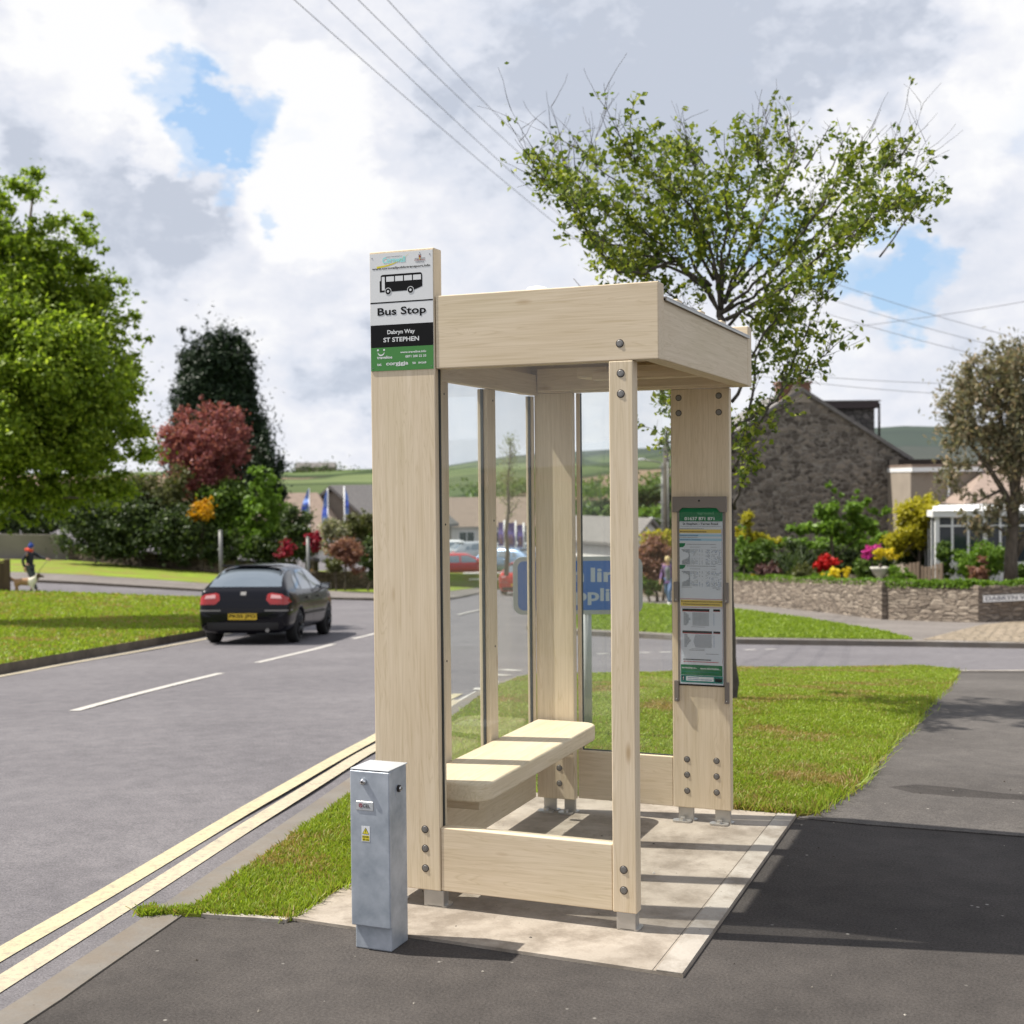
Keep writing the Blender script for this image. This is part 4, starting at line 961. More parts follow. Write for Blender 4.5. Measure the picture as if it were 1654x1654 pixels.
garden('shrub', 'straggly grey olive shrub above the dark hedge', [(262, 805, 50, 40), (220, 795, 45, 44), (290, 775, 24, 34), (180, 800, 40, 36)], 58.5, ML['olive'], .065, 8500, 160, .05, cat='shrub', stem='stem', partn='leaves')
garden('hedge', 'long dark laurel hedge behind the low grey wall', [(140, 855, 44, 50), (195, 850, 52, 54), (255, 862, 54, 46), (310, 876, 50, 40), (360, 882, 50, 38), (130, 820, 30, 34), (420, 888, 50, 36), (225, 830, 50, 40), (300, 850, 45, 40), (170, 885, 60, 22), (450, 890, 30, 36)], 57.5, ML['hedge'], .075, 26000, 420, .06, base=(230, None), cat='hedge', stem='stem', partn='leaves')
garden('shrub', 'dark rounded evergreen bush right of the cypress', [(476, 850, 28, 40), (492, 880, 26, 36), (465, 895, 22, 26)], 57, ML['hedge'], .07, 5000, 80, .05, cat='shrub', stem='stem', partn='leaves')
garden('rhododendron_bush', 'crimson flowering bush behind the black car', [(505, 868, 20, 12), (512, 880, 12, 10)], 54, ML['crim'], .06, 1100, 30, .04, cat='shrub', stem='stem', partn='leaves')
garden('rhododendron_bush', 'crimson blossoms low in the dark hedge above the car roof', [(466, 886, 14, 14), (452, 896, 8, 10)], 54.5, ML['crim'], .06, 800, 24, .04, cat='shrub', stem='stem', partn='leaves')
garden('shrub', 'cream flowering bush behind the pink leaved one', [(540, 858, 24, 22), (530, 885, 14, 20)], 56, ML['cream'], .06, 2200, 50, .04, cat='shrub', stem='stem', partn='leaves')
garden('conifer_tree', 'small golden conifer beside the tall wooden post', [(582, 850, 26, 26), (598, 870, 22, 44), (565, 862, 14, 24), (585, 832, 10, 12)], 57, ML['olive'], .06, 4500, 80, .05, stem='stem', partn='crown')
garden('shrub', 'pinkish brown leaved bush above the stone wall', [(557, 892, 26, 24), (548, 880, 18, 14), (575, 900, 18, 28)], 53, ML['pinky'], .05, 3500, 60, .04, cat='shrub', stem='stem', partn='leaves')
garden('shrub', 'low yellow green bush on top of the stone wall', [(542, 912, 20, 13)], 52.3, ML['olive'], .05, 1500, 30, .03, cat='shrub', stem='stem', partn='leaves')
garden('shrub', 'dark green bush close behind the wooden post', [(592, 912, 22, 20), (610, 900, 30, 40)], 54, ML['hedge'], .06, 3000, 60, .04, cat='shrub', stem='stem', partn='leaves')

garden('garden_tree', 'dark leafy tree mass behind the tall grey wall at far left', [(30, 830, 80, 48), (-60, 820, 90, 60), (95, 815, 45, 50)], 64, ML['hedge'], .09, 16000, 200, .12)
# ------------------------------------------------------------------ walls
def wall(name, label, p0, p1, h0, h1, thick, M, cat='wall', cope=None, sink=.5):
    p0, p1 = Vector(p0), Vector(p1); d = p1-p0; L = math.hypot(d.x, d.y); rz = math.atan2(d.y, d.x)
    t = thing(name, label, cat, (p0.x, p0.y, p0.z), rz); dz = p1.z-p0.z; mb = MB()
    n = max(2, int(L/1.5)); vs = []; fs = []
    for i in range(n+1):
        u = i/n; zb = dz*u-sink; zt = dz*u+h0+(h1-h0)*u
        vs += [(L*u, 0, zb), (L*u, 0, zt), (L*u, thick, zt), (L*u, thick, zb)]
    for i in range(n):
        for k in range(4): a = i*4+k; b = i*4+(k+1) % 4; fs.append((a, a+4, b+4, b))
    fs += [(0, 1, 2, 3), (4*n+3, 4*n+2, 4*n+1, 4*n)]
    mb.add(vs, fs, M); mk('wall_face', mb, t)
    if cope:
        mb = MB(); x = 0
        while x < L-.05:
            w = random.uniform(.07, .13)*cope; hh = random.uniform(.06, .14)*cope; u = x/L; zt = dz*u+h0+(h1-h0)*u
            mb.box(x, x+w*.9, .02+random.uniform(0, .02), thick-.02, zt-.02, zt+hh, M); x += w
        mk('coping_stones', mb, t)
    return t
wl = [gp(x, y) for x, y in [(1000, 962), (1190, 977), (1432, 1002)]]
wall('stone_wall', 'low stone garden wall with upright coping, left of the dark vertical gap', wl[0], wl[2]-Vector((.12, .05, 0)), .82, .93, .35, M_wstone, cope=1.)
w3, w4, w5 = gp(1433, 1002), gp(1580, 1007), gp(2000, 992)
wall('stone_wall', 'stone garden wall section between the dark gap and the corner with the street sign', w3, w4, .93, .80, .35, M_wstone, cope=1.)
wall('stone_wall', 'darker stone wall carrying the street name sign at the right edge', w4+Vector((.02, .0, 0)), w5, .80, .85, .35, M_wstone, cope=1.)
# street name plate
dw = (w5-w4).normalized(); rz = math.atan2(dw.y, dw.x); q = w4+dw*.12; 
ns = thing('street_name_sign', 'white street name sign with black letters on the corner stone wall', 'street sign', (q.x, q.y, q.z+.52), rz)
mb = MB(); mb.box(.0, 1.75, -.05, -.02, .0, .19, M_white2); mb.box(.0, 1.75, -.052, -.05, .0, .012, M_black); mb.box(.0, 1.75, -.052, -.05, .178, .19, M_black); mk('plate', mb, ns)
mb = MB(); put_text(mb, 'DABRYN WAY', .06, 1.65, .045, .15, -.0525, M_grey); mk('lettering', mb, ns)
la, lb, lc = gp(-420, 903), gp(110, 905), gp(345, 925)
wall('garden_wall', 'tall grey rendered wall at the far left behind the walking person', la, lb, 1.15, 1.15, .3, M_render)
wall('garden_wall', 'low brown stone wall below the dark laurel hedge', lb, lc, .62, .6, .3, M_wstone2)
ld = gp(470, 938)
wall('garden_wall', 'low brown stone wall behind the black hatchback', lc, ld, .6, .6, .3, M_wstone2)
wa, wb = gp(503, 953), gp(690, 951)
wall('stone_wall', 'dark stone wall in front of the pink and yellow bushes beyond the road', wa, wb, .72, .78, .4, M_wstone2)
# earth bank lawn behind that wall
sheet('garden_lawn', [tuple((gp(x, y)+Vector((-.37, .93, 0))*.5)[:2]) for x, y in [(470, 946), (560, 950), (690, 948)]]+[(-14, 62), (-22, 66)], .62, .8, M_grass, step=3.)

M_fenced = simple('dark_brown_fence', (.055, .035, .02), (.10, .065, .04), 3, .85, .3, .01, stretch=(8, 8, .6))
# fence end at the left edge
fp = gp(12, 957); D0 = depth(fp); s_ = D0/F
ft = thing('timber_fence', 'brown timber panel fence end at the left edge beside the walking person', 'fence', fp, YAW+.15)
mb = MB()
for i in range(9): mb.box(-.10-i*.30-.28, -.10-i*.30, .0, .025, -.1, 1.0+.01*(i % 2), M_fenced)
mk('fence_panel', mb, ft)
mb = MB(); mb.box(-.09, .09, -.06, .08, -.2, 1.12, M_fenced); mk('fence_post', mb, ft, .01)
mb = MB(); mb.box(-2.9, -.09, -.02, .05, 1.01, 1.07, M_fenced); mk('fence_rail', mb, ft)

# grey posts and the litter bin beyond the car
def post(name, label, px, py0, py1, D, r, M=M_post, cat='post', cap=None):
    p = at(px, py0, D); p.z = min(p.z, 99); b = below(p); t = thing(name, label, cat, b); top = at(px, py1, D).z-b.z
    mb = MB(); mb.tube([(0, 0, -.2), (0, 0, top)], r, M, 10); mk('shaft', mb, t)
    mb = MB(); mb.lathe([(r*1.15, top-.03), (r*1.15, top+.01), (0, top+.03)], (0, 0, 0), M, 10); mk('cap', mb, t); return t
post('grey_post', 'tall bare grey post standing on the grass beyond the black car', 357, 925, 857, 52, .075)
post('grey_post', 'slim grey post beside the black litter bin', 498, 925, 868, 47, .06)
q = gp(504, 946); b = thing('litter_bin', 'black domed litter bin with an orange notice beside the slim grey post', 'litter bin', q); D0 = depth(q)
mb = MB(); mb.lathe([(.0, 0), (.25, 0), (.28, .1), (.28, .95), (.32, .97), (.33, 1.05), (.24, 1.16), (.0, 1.2)], (0, 0, 0), M_bin, 18); mk('bin_body', mb, b)
mb = MB(); mb.box(-.02, .14, -.292, -.272, .45, .72, mat('orange_notice', (.4, .2, .06), .5)); o = mk('notice', mb, b); o.rotation_euler.z = YAW
mb = MB(); mb.box(-.16, .16, -.30, -.27, .84, .93, M_dark); o = mk('slot', mb, b); o.rotation_euler.z = YAW

# ------------------------------------------------------------------ hawthorn tree behind the shelter
def hawthorn():
    base = gp(1193, 1133); D = depth(base); s = D/F
    t = thing('hawthorn_tree', 'wide spreading thorn tree with sparse yellow green leaves behind the shelter', 'tree', base)
    rd = random.Random(5)
    def P(x, y, dd=0.): return at(1165+(x-1165)*(.90 if x < 1165 else .93), y if y > 330 else 330-(330-y)*.60, D+dd)-Vector(base)
    limbs = []
    def limb(pts, r0, r1, leafy=1.): limbs.append((pts, r0, r1, leafy))
    trunk = [P(1188, 1145), P(1183, 1060), P(1179, 950), P(1177, 820), P(1175, 700), P(1172, 600), P(1167, 540), P(1163, 500)]
    limb(trunk, .052, .032, 0)
    L = [([(1163, 505), (1130, 455), (1085, 420), (1040, 405), (985, 370), (940, 320), (900, 270), (868, 235)], .3),
         ([(1163, 505), (1140, 470), (1090, 430), (1020, 410), (950, 390), (905, 350), (870, 290), (825, 238)], -.3),
         ([(1163, 500), (1160, 450), (1140, 390), (1110, 330), (1060, 280), (1010, 215), (1000, 190)], -.6),
         ([(1163, 500), (1165, 440), (1150, 370), (1140, 300), (1120, 230), (1090, 180)], .6),
         ([(1163, 500), (1170, 430), (1200, 350), (1215, 280), (1230, 220), (1220, 180)], -.2),
         ([(1163, 500), (1190, 440), (1230, 370), (1270, 290), (1290, 220), (1285, 180)], .5),
         ([(1165, 505), (1210, 470), (1260, 430), (1310, 370), (1350, 310), (1375, 250), (1395, 215)], -.4),
         ([(1165, 505), (1220, 480), (1270, 440), (1330, 380), (1390, 300), (1440, 240), (1490, 190)], .2),
         ([(1175, 515), (1240, 480), (1300, 440), (1350, 410), (1410, 370), (1460, 340), (1500, 320)], .0),
         ([(1175, 515), (1230, 490), (1290, 455), (1350, 400), (1420, 360), (1470, 320)], -.7),
         ([(1140, 470), (1100, 400), (1060, 340), (1000, 290), (950, 240), (925, 200)], .7),
         ([(1130, 455), (1070, 430), (1000, 430), (950, 415), (900, 330), (870, 310)], .5),
         ([(1085, 420), (1030, 440), (980, 440), (940, 400), (905, 330)], -.8),
         ([(1190, 690), (1230, 665), (1265, 640), (1285, 600), (1300, 560), (1330, 500), (1350, 470)], -.3),
         ([(1188, 760), (1200, 720), (1240, 670), (1280, 620), (1320, 590), (1360, 560)], -.5),
         ([(1186, 650), (1210, 590), (1240, 540), (1270, 500), (1300, 470)], -.5),
         ([(1188, 720), (1220, 640), (1225, 580), (1250, 530), (1290, 520)], .4),
         ([(1186, 700), (1150, 690), (1100, 670), (1060, 640), (1040, 600)], .2),
         ([(1186, 730), (1140, 700), (1090, 680), (1065, 700), (1078, 740)], .6),
         ([(1188, 820), (1200, 780), (1215, 740), (1205, 700)], -.3),
         ([(1170, 560), (1130, 520), (1080, 480), (1030, 450), (1000, 440)], .3),
         ([(1163, 480), (1150, 430), (1110, 380), (1075, 330), (1050, 270)], .2), ([(1163, 480), (1165, 420), (1180, 360), (1170, 300), (1180, 240)], -.9), ([(1170, 490), (1200, 430), (1220, 380), (1255, 330), (1260, 270)], .8),
         ([(1150, 460), (1100, 440), (1060, 400), (1010, 360), (970, 330)], -.2), ([(1180, 470), (1230, 420), (1290, 390), (1330, 350)], .5), ([(1150, 450), (1120, 400), (1115, 340), (1090, 290)], -.4),
         ([(1170, 540), (1200, 500), (1230, 520), (1260, 560), (1275, 600)], .5)]
    for pts, dd in L:
        n = len(pts); limb([P(x, y, dd*i/(n-1)*1.6) for i, (x, y) in enumerate(pts)], .018, .004, 1.)
    mb = MB(); tw = MB(); LC = []; LS = []
    def resample(pts, k):
        out = []
        for a, b in zip(pts, pts[1:]):
            for i in range(k): out.append(a.lerp(b, i/k)+Vector((rd.gauss(0, .008), rd.gauss(0, .008), rd.gauss(0, .008))))
        return out+[pts[-1]]
    nl = [0]
    def leafc(p, k):
        for _ in range(k): LC.append(p+Vector((rd.gauss(0, .035), rd.gauss(0, .035), rd.gauss(0, .03)))); LS.append(rd.uniform(.019, .038))
    centre = P(1165, 560)
    def twig(p, d, ln, r, lev, leaf):
        n = max(3, int(ln/.07)); pts = [p]; q = p; dd = d.normalized()
        for i in range(n):
            dd = (dd+Vector((rd.gauss(0, .13), rd.gauss(0, .13), rd.gauss(0, .13)+.02))).normalized(); q = q+dd*ln/n; pts.append(q)
            if lev < 2 and rd.random() < .42 and i > 0:
                sd = (dd+Vector((rd.gauss(0, .7), rd.gauss(0, .7), rd.gauss(0, .5)+.15))).normalized(); twig(q, sd, ln*rd.uniform(.35, .6), r*.6, lev+1, leaf)
            if rd.random() < leaf: leafc(q, rd.choice((1, 3, 5)))
        tw.tube(pts, [max(r*(1-.75*i/n), .0016) for i in range(n+1)], M_bark2, 4, cap=False)
    for pts, r0, r1, leafy in limbs:
        R = resample(pts, 4); n = len(R)
        mb.tube(R, [r0+(r1-r0)*(i/(n-1))**.7 for i in range(n)], M_bark2, 7)
        if not leafy: continue
        for i in range(3, n):
            f = i/(n-1); d0 = (R[min(i+1, n-1)]-R[i-1]).normalized()
            for _ in range(3 if f > .25 else 1):
                if rd.random() < .62:
                    d = (d0*.7+Vector((rd.gauss(0, .6), rd.gauss(0, .6), rd.gauss(0, .5)+.25))).normalized()
                    twig(R[i], d, rd.uniform(.13, .36), .0042, 0, .72 if R[i].z > P(1200, 500).z else .5)
            if rd.random() < .5: leafc(R[i], 4)
        # long bare whips reaching up from the crown edge
        if R[-1].z > P(1100, 330).z:
            for _ in range(4):
                d = ((R[-1]-centre).normalized()*.6+Vector((rd.gauss(0, .25), rd.gauss(0, .25), .75))).normalized(); twig(R[-2-rd.randrange(4)], d, rd.uniform(.35, .75), .0055, 1, .12)
    for x, y, dx, dy in ((990, 200, -40, -110), (1030, 210, -15, -95), (1080, 200, -40, -70), (1140, 190, -60, -60), (1190, 200, -20, -60), (1280, 190, 10, -70), (1310, 190, 45, -75), (1350, 210, 40, -95), (1380, 230, 30, -85), (1400, 240, 60, -40), (1440, 370, 70, -60), (1470, 330, 50, -40), (880, 260, -25, -30), (930, 230, -30, -55), (960, 480, -60, -30), (1250, 200, -30, -60)):
        a = P(x, y+45, rd.uniform(-.5, .5)); b2 = P(x+dx, y+dy, rd.uniform(-.5, .5)); m_ = a.lerp(b2, .5)+Vector((rd.gauss(0, .03), 0, rd.gauss(0, .02)))
        tw.tube([a, a.lerp(m_, .5)+Vector((.01, 0, .005)), m_, b2], [.0085, .007, .0052, .003], M_bark2, 4, cap=False)
        for u in (.15, .35, .5): leafc(a.lerp(b2, u), 2)
    mk('branches', mb, t); mk('twigs', tw, t)
    C = np.array(LC); V, Q = leaf_arrays(C, np.array(LS), .5, None, .62); npmesh('leaves', V, Q, ML['haw'], t)
    print('haw leaves', len(C))
hawthorn()

# ------------------------------------------------------------------ grey-leaved tree at the right
base = Vector(tuple(gp(1632, 1000))); d_ = Vector((-.37, .93, 0)); base = base+d_*1.4; base.z = G(base.x, base.y)+.7
De = depth(base)
ep = [pxell(*e, De) for e in [(1600, 640, 70, 75), (1640, 600, 70, 55), (1550, 700, 45, 75), (1620, 720, 60, 60), (1525, 660, 24, 30), (1680, 700, 70, 120), (1540, 775, 40, 45), (1590, 850, 42, 28), (1620, 555, 40, 22), (1575, 800, 30, 25), (1560, 835, 34, 26), (1610, 815, 45, 30), (1530, 745, 24, 34), (1520, 800, 18, 24), (1650, 830, 40, 40)]]
t = thing('grey_leaved_tree', 'open grey green tree behind the corner wall at the right edge', 'tree', base)
foliage('crown', ep, 230, 12500, .072, ML['euca'], t, base, .30, .8, 1.2, -.2, .35)
mb = MB()
def pt(x, y, dd=0): return at(x, y, De+dd)-base
for pts, r0, r1 in [([(1632, 960), (1633, 900), (1636, 850), (1640, 800), (1632, 750), (1620, 700), (1610, 640), (1600, 590)], .20, .03), ([(1636, 850), (1625, 800), (1600, 760), (1570, 720), (1545, 670), (1530, 640)], .10, .02),
                    ([(1634, 905), (1660, 860), (1680, 780), (1690, 700)], .13, .03), ([(1640, 800), (1650, 740), (1650, 660), (1640, 580)], .10, .02), ([(1620, 790), (1580, 810), (1560, 790)], .05, .01), ([(1634, 870), (1610, 850), (1590, 855)], .05, .01), ([(1610, 640), (1580, 600), (1560, 570)], .04, .01)]:
    n = len(pts); mb.tube([pt(x, y, random.gauss(0, .2)*i/n) for i, (x, y) in enumerate(pts)], [r0+(r1-r0)*i/(n-1) for i in range(n)], M_bark, 8)
mk('trunk', mb, t)

# ------------------------------------------------------------------ buildings
def frame_px(px, py, D, yaw=YAW):
    """local frame: x right, y away, z up; origin at that point"""
    return at(px, py, D), yaw
# stone house with gable towards us
Dh = 53.; o0 = at(1295, 745, Dh); gy = below(o0).z; s = Dh/F
hs = thing('stone_house', 'large granite house with a gable end, chimney and flat roofed dormer behind the garden', 'house', (o0.x, o0.y, gy), YAW)
def hx(px): return (px-1295)*s
def hz(py): return o0.z-gy-(py-745)*s
mb = MB(); Ld = 9.
mb.prism([(hx(1165), 0, -1.), (hx(1470), 0, -1), (hx(1470), 0, hz(742)), (0, 0, hz(633)), (hx(1165), 0, hz(713))], (0, Ld, 0), M_stone); mk('stone_walls', mb, hs)
mb = MB()
for x1, z1 in ((hx(1474), hz(746)-.05), (hx(1161), hz(717)-.05)):
    a = Vector((0, -.14, hz(633)+.02)); b2 = Vector((x1, -.14, z1)); up = Vector((0, 0, .16))
    mb.prism([a, b2, b2+up, a+up], (0, Ld+.3, 0), M_roofg)
mk('roof', mb, hs)
mb = MB(); mb.prism([(-.7, -.03, hz(650)), (.45, -.03, hz(650)), (hx(1303), -.03, hz(640)), (hx(1290), -.03, hz(620)), (hx(1283), -.03, hz(622))], (0, .05, 0), simple('pale_gable_render', (.26, .22, .18), (.36, .31, .26), 3, .9)); mk('gable_render', mb, hs)
mb = MB(); mb.box(hx(1262), hx(1312), .25, 1.2, hz(660), hz(619), M_brick); mb.box(hx(1259), hx(1315), .2, 1.25, hz(619), hz(615), M_brick)
for x in (hx(1276), hx(1298)): mb.lathe([(.13, hz(615)), (.11, hz(606))], (x, .7, 0), M_brick, 10)
mk('chimney', mb, hs)
mb = MB(); mb.box(hx(1330), hx(1437), 2.2, 6.5, hz(745), hz(656), M_slate); dm = mk('dormer', mb, hs)
mb = MB(); mb.box(hx(1322), hx(1441), 1.9, 6.8, hz(656), hz(645), M_fascia); mb.box(hx(1320), hx(1444), 1.85, 6.9, hz(645), hz(643), M_roofg); mk('dormer_roof', mb, dm)
mb = MB(); mb.tube([(hx(1441.5), 1.9, hz(648)), (hx(1441.5), 1.9, hz(722))], .05, M_dark, 8); mk('downpipe', mb, dm)
mb = MB(); mb.tube([(hx(1452), -.03, hz(748)), (hx(1452), -.03, hz(785))], .025, M_post, 6); mb.box(hx(1447), hx(1454), -.14, -.01, hz(787), hz(783), M_white2); mk('wall_lamp', mb, hs)
# low tan building beside it
Dl = 50.; o1 = at(1490, 800, Dl); g1 = below(o1).z; s = Dl/F
lo = thing('low_extension', 'low tan rendered building with white gutter between granite house and bungalow', 'building', (o1.x, o1.y, g1), YAW)
def lx(px): return (px-1490)*s
def lz(py): return o1.z-g1-(py-800)*s
mb = MB(); mb.box(lx(1471), lx(1580), 0, 5, -1, lz(762), M_htan); mk('walls', mb, lo)
mb = MB(); mb.box(lx(1470), lx(1584), -.25, 5.2, lz(762), lz(755), M_white2); mb.box(lx(1470), lx(1584), -.2, 5.2, lz(755), lz(750), M_roofb); mb.box(lx(1470), lx(1560), 1.5, 5, lz(750), lz(741), M_dark); mk('roof', mb, lo)
mb = MB(); mb.tube([(lx(1531), -.08, lz(762)), (lx(1531), -.08, 0)], .05, M_white2, 8); mk('downpipe', mb, lo)
# bungalow with pinkish roof
Db = 47.; o2 = at(1640, 815, Db); g2 = below(o2).z; s = Db/F
bg_ = thing('bungalow', 'bungalow with pinkish tiled hipped roof behind the white conservatory', 'house', (o2.x, o2.y, g2), YAW)
def qx(px): return (px-1640)*s
def qz(py): return o2.z-g2-(py-815)*s
mb = MB(); mb.box(qx(1572), qx(1900), .6, 8, -1, qz(812), M_htan); mk('walls', mb, bg_)
mb = MB(); a = [(qx(1558), 0, qz(814)), (qx(1930), 0, qz(814)), (qx(1930), 9, qz(814)), (qx(1558), 9, qz(814)), (qx(1675), 4.5, qz(733)), (qx(1800), 4.5, qz(733))]
mb.add(a, [(0, 1, 5, 4), (1, 2, 5), (2, 3, 4, 5), (3, 0, 4), (0, 3, 2, 1)], M_roofp); mk('roof', mb, bg_)
mb = MB(); mb.box(qx(1558), qx(1900), -.1, .0, qz(818), qz(813), M_white2); mk('gutter', mb, bg_)
# white conservatory
Dc = 43.; o3 = at(1510, 935, Dc); g3 = below(o3).z+.6; s = Dc/F
cs = thing('conservatory', 'white framed conservatory with a flat white roof edge behind the picket fence', 'conservatory', (o3.x, o3.y, g3), YAW-.12)
def kx(px): return (px-1510)*s
def kz(py): return o3.z-g3-(py-935)*s
W0, W1 = kx(1511), kx(1760); ztop = kz(818); zb0 = -.5
mb = MB(); mb.box(W0+.05, W1, .04, 3, zb0, kz(912), M_white2); mb.box(W0-.1, W1+.1, -.1, 3.1, kz(835), kz(825), M_white2); mb.prism([(W0-.15, -.15, kz(825)), (W1+.1, -.15, kz(825)), (W1+.1, .3, ztop), (W0+.1, .3, ztop)][::-1], (0, .01, 0), M_white2); mb.box(W0+.1, W1, .3, 3, kz(825), ztop-.01, M_white2); mk('frame_top', mb, cs)
xs = np.linspace(W0, W1, 11); mb = MB()
for i, x in enumerate(xs): mb.box(x, x+(.13 if i % 3 == 0 else .07), 0, .09, zb0, kz(835), M_white2)
mb.box(W0, W1, .01, .08, kz(851), kz(848), M_white2); mb.box(W0, W1, .01, .08, kz(914), kz(908), M_white2); mk('window_frames', mb, cs)
mb = MB(); mb.box(W0+.02, W1-.02, .045, .05, kz(912), kz(836), M_hglass); mk('window_panes', mb, cs)
mb = MB()
for i, y in enumerate(np.linspace(0.1, 3, 6)): mb.box(W0, W0+.08, y, y+.08, zb0, kz(835), M_white2)
mb.box(W0+.03, W0+.04, .1, 3, zb0, kz(835), M_hglass); mk('side_frames', mb, cs)

# ------------------------------------------------------------------ garden plants behind the wall
def plant(label, ells, D, key, leaf, n, m, name='shrub', cat='shrub', r=.03, **k):
    ells = [(x, y, rx*1.1, ry*1.12) for x, y, rx, ry in ells]; n = int(n*1.4); dwl = 42.4-(ells[0][0]-1190)/242*7.3 if ells[0][0] < 1432 else 35.1; D = max(D, dwl+1.9)
    es = [pxell(*e, D) for e in ells]; p = at(ells[0][0], 930, D); b = (p.x, p.y, G(p.x, p.y)+.70)
    return tree(name, label, es, b, ML[key], leaf, n, m, r, cat=cat, stem='stem', partn='leaves', limbs=4, **k)
def hedge_strip(name, label, a, b, hgt, thick, base, key, leaf, n):
    t = thing(name, label, 'hedge', a); A, B = np.array(a), np.array(b); u = rng.random(n)[:, None]; w = rng.normal(0, .5, (n, 3))
    w = np.clip(w, -1, 1); C = A+(B-A)*u; d = (B-A)/np.linalg.norm(B-A); nn = np.array([-d[1], d[0], 0])
    hh = hgt*(.85+.15*np.sin(u[:, 0]*47)+.1*np.sin(u[:, 0]*113)); C = C+nn*(w[:, :1]*thick)+np.array([0, 0, 1])*(base+hh*.5+hh*.5*rng.uniform(-1, 1, n))[:, None]
    V, Q = leaf_arrays(C, leaf, .5, None, .6); npmesh('leaves', V-A, Q, ML[key], t)
    for i in range(8):
        p = Vector(a).lerp(Vector(b), (i+.5)/8)-Vector(a); mb = MB(); mb.tube([p+Vector((0, 0, base-.1)), p+Vector((0, 0, base+hgt*.7))], .02, M_bark, 5); mk('stem', mb, t)
    return t
off = Vector((-.37, .93, 0))*.30
hedge_strip('clipped_hedge', 'long low clipped green hedge growing along the top of the garden wall', wl[0]+off, w3+off, .21, .20, .88, 'bright', .040, 20000)
hedge_strip('clipped_hedge', 'low green hedge over the wall section nearest the corner', w3+off, w4+off, .21, .20, .86, 'bright', .040, 9000)
hedge_strip('clipped_hedge', 'low green hedge above the street name sign', w4+off, w5+off, .22, .20, .84, 'bright', .040, 9000)
plant('tall pink brown and yellow shrub beside the walking woman', [(1062, 930, 34, 40), (1060, 880, 34, 30), (1075, 868, 25, 18), (1040, 905, 22, 30)], 46, 'pinky', .06, 5200, 90, base=None) if 0 else None
p = at(1062, 960, 44.5); tree('shrub', 'tall pink brown flowering shrub beside the walking woman', [pxell(*e, 44.5) for e in [(1055, 925, 32, 32), (1060, 895, 34, 30), (1040, 905, 22, 30)]], (p.x, p.y, G(p.x, p.y)), ML['pinky'], .06, 4200, 80, .05, cat='shrub', stem='stem', partn='leaves')
p = at(1070, 960, 45.5); tree('shrub', 'yellow green shrub top over the pink flowering shrub', [pxell(*e, 45.5) for e in [(1066, 868, 30, 16), (1080, 885, 22, 22), (1050, 880, 20, 16)]], (p.x, p.y, G(p.x, p.y)), ML['gold'], .05, 2500, 60, .05, cat='shrub', stem='stem', partn='leaves')
p = at(1050, 962, 44); tree('shrub', 'dark green bush trailing low beside the walking woman', [pxell(*e, 44) for e in [(1045, 945, 20, 14), (1062, 950, 14, 10)]], (p.x, p.y, G(p.x, p.y)), ML['green'], .05, 1200, 30, .04, cat='shrub', stem='stem', partn='leaves')
plant('bright yellow green hedge mound in front of the granite gable at left', [(1235, 872, 45, 10), (1205, 862, 24, 12)], 47, 'gold', .05, 2600, 50)
plant('small yellow leaved bush below the thorn tree', [(1208, 840, 12, 16)], 46.5, 'gold', .05, 700, 20)
plant('long golden green hedge behind the flower beds', [(1340, 878, 100, 12), (1420, 872, 50, 14)], 46, 'lime', .05, 4200, 80)
plant('broad dark evergreen bush mass behind the flower beds', [(1340, 905, 60, 24), (1390, 910, 55, 26), (1290, 905, 40, 26), (1200, 900, 20, 30)], 45, 'hedge', .06, 7500, 120)
plant('grey green leafy bush left of the spiky flax', [(1228, 895, 26, 28), (1240, 880, 18, 14)], 43.5, 'green', .055, 2500, 50)
plant('tall soft yellow green shrub at the left of the bed', [(1202, 885, 14, 40)], 42.5, 'lime', .05, 1400, 30)
plant('upright light green magnolia with leaf clusters on bare stems', [(1345, 845, 20, 30), (1375, 825, 14, 20), (1395, 850, 18, 22), (1350, 800, 10, 14), (1340, 785, 8, 8), (1382, 800, 9, 10), (1400, 810, 10, 10), (1415, 830, 9, 12), (1310, 850, 14, 14), (1325, 830, 12, 16), (1365, 870, 30, 12), (1430, 828, 9, 8), (1290, 860, 14, 12)], 44, 'lime', .08, 3600, 75, r=.05)
plant('bushy golden yellow shrub beside the conservatory', [(1485, 835, 28, 30), (1460, 868, 26, 28), (1500, 815, 14, 14), (1450, 885, 20, 18), (1500, 850, 18, 30)], 44.5, 'gold', .055, 6200, 110, r=.06)
plant('dark shadowed bush under the golden shrub', [(1478, 895, 28, 26), (1495, 875, 18, 24)], 45.2, 'hedge', .055, 2600, 50)
plant('round red azalea in full flower', [(1332, 910, 17, 12)], 41.5, 'redf', .04, 1500, 24)
plant('magenta rhododendron flowers beside the yellow urn', [(1410, 888, 11, 9), (1400, 897, 9, 7)], 42, 'pinkf', .045, 700, 16)
plant('dark plum leaved mound at the left of the bed', [(1245, 922, 23, 15)], 41, 'plum', .04, 1500, 30)
plant('low olive green mound beside the red azalea', [(1300, 926, 24, 15)], 40.8, 'olive', .04, 1800, 30)
plant('bright lime ground cover bush below the red azalea', [(1330, 932, 26, 8)], 40.4, 'lime', .04, 1200, 24)
plant('low yellow flowers near the wall top', [(1350, 928, 28, 8), (1365, 922, 12, 6)], 40.2, 'yelf', .035, 800, 24)
plant('tiny yellow flower clump beside the plum mound', [(1221, 932, 9, 5)], 40.2, 'yelf', .035, 240, 8)
plant('dark bush with red buds beside the urn', [(1400, 918, 20, 20)], 42.2, 'green', .045, 1500, 30)
plant('clipped bright green ball beside the picket fence', [(1450, 930, 24, 13), (1465, 935, 16, 10)], 40.2, 'bright', .035, 2200, 30)
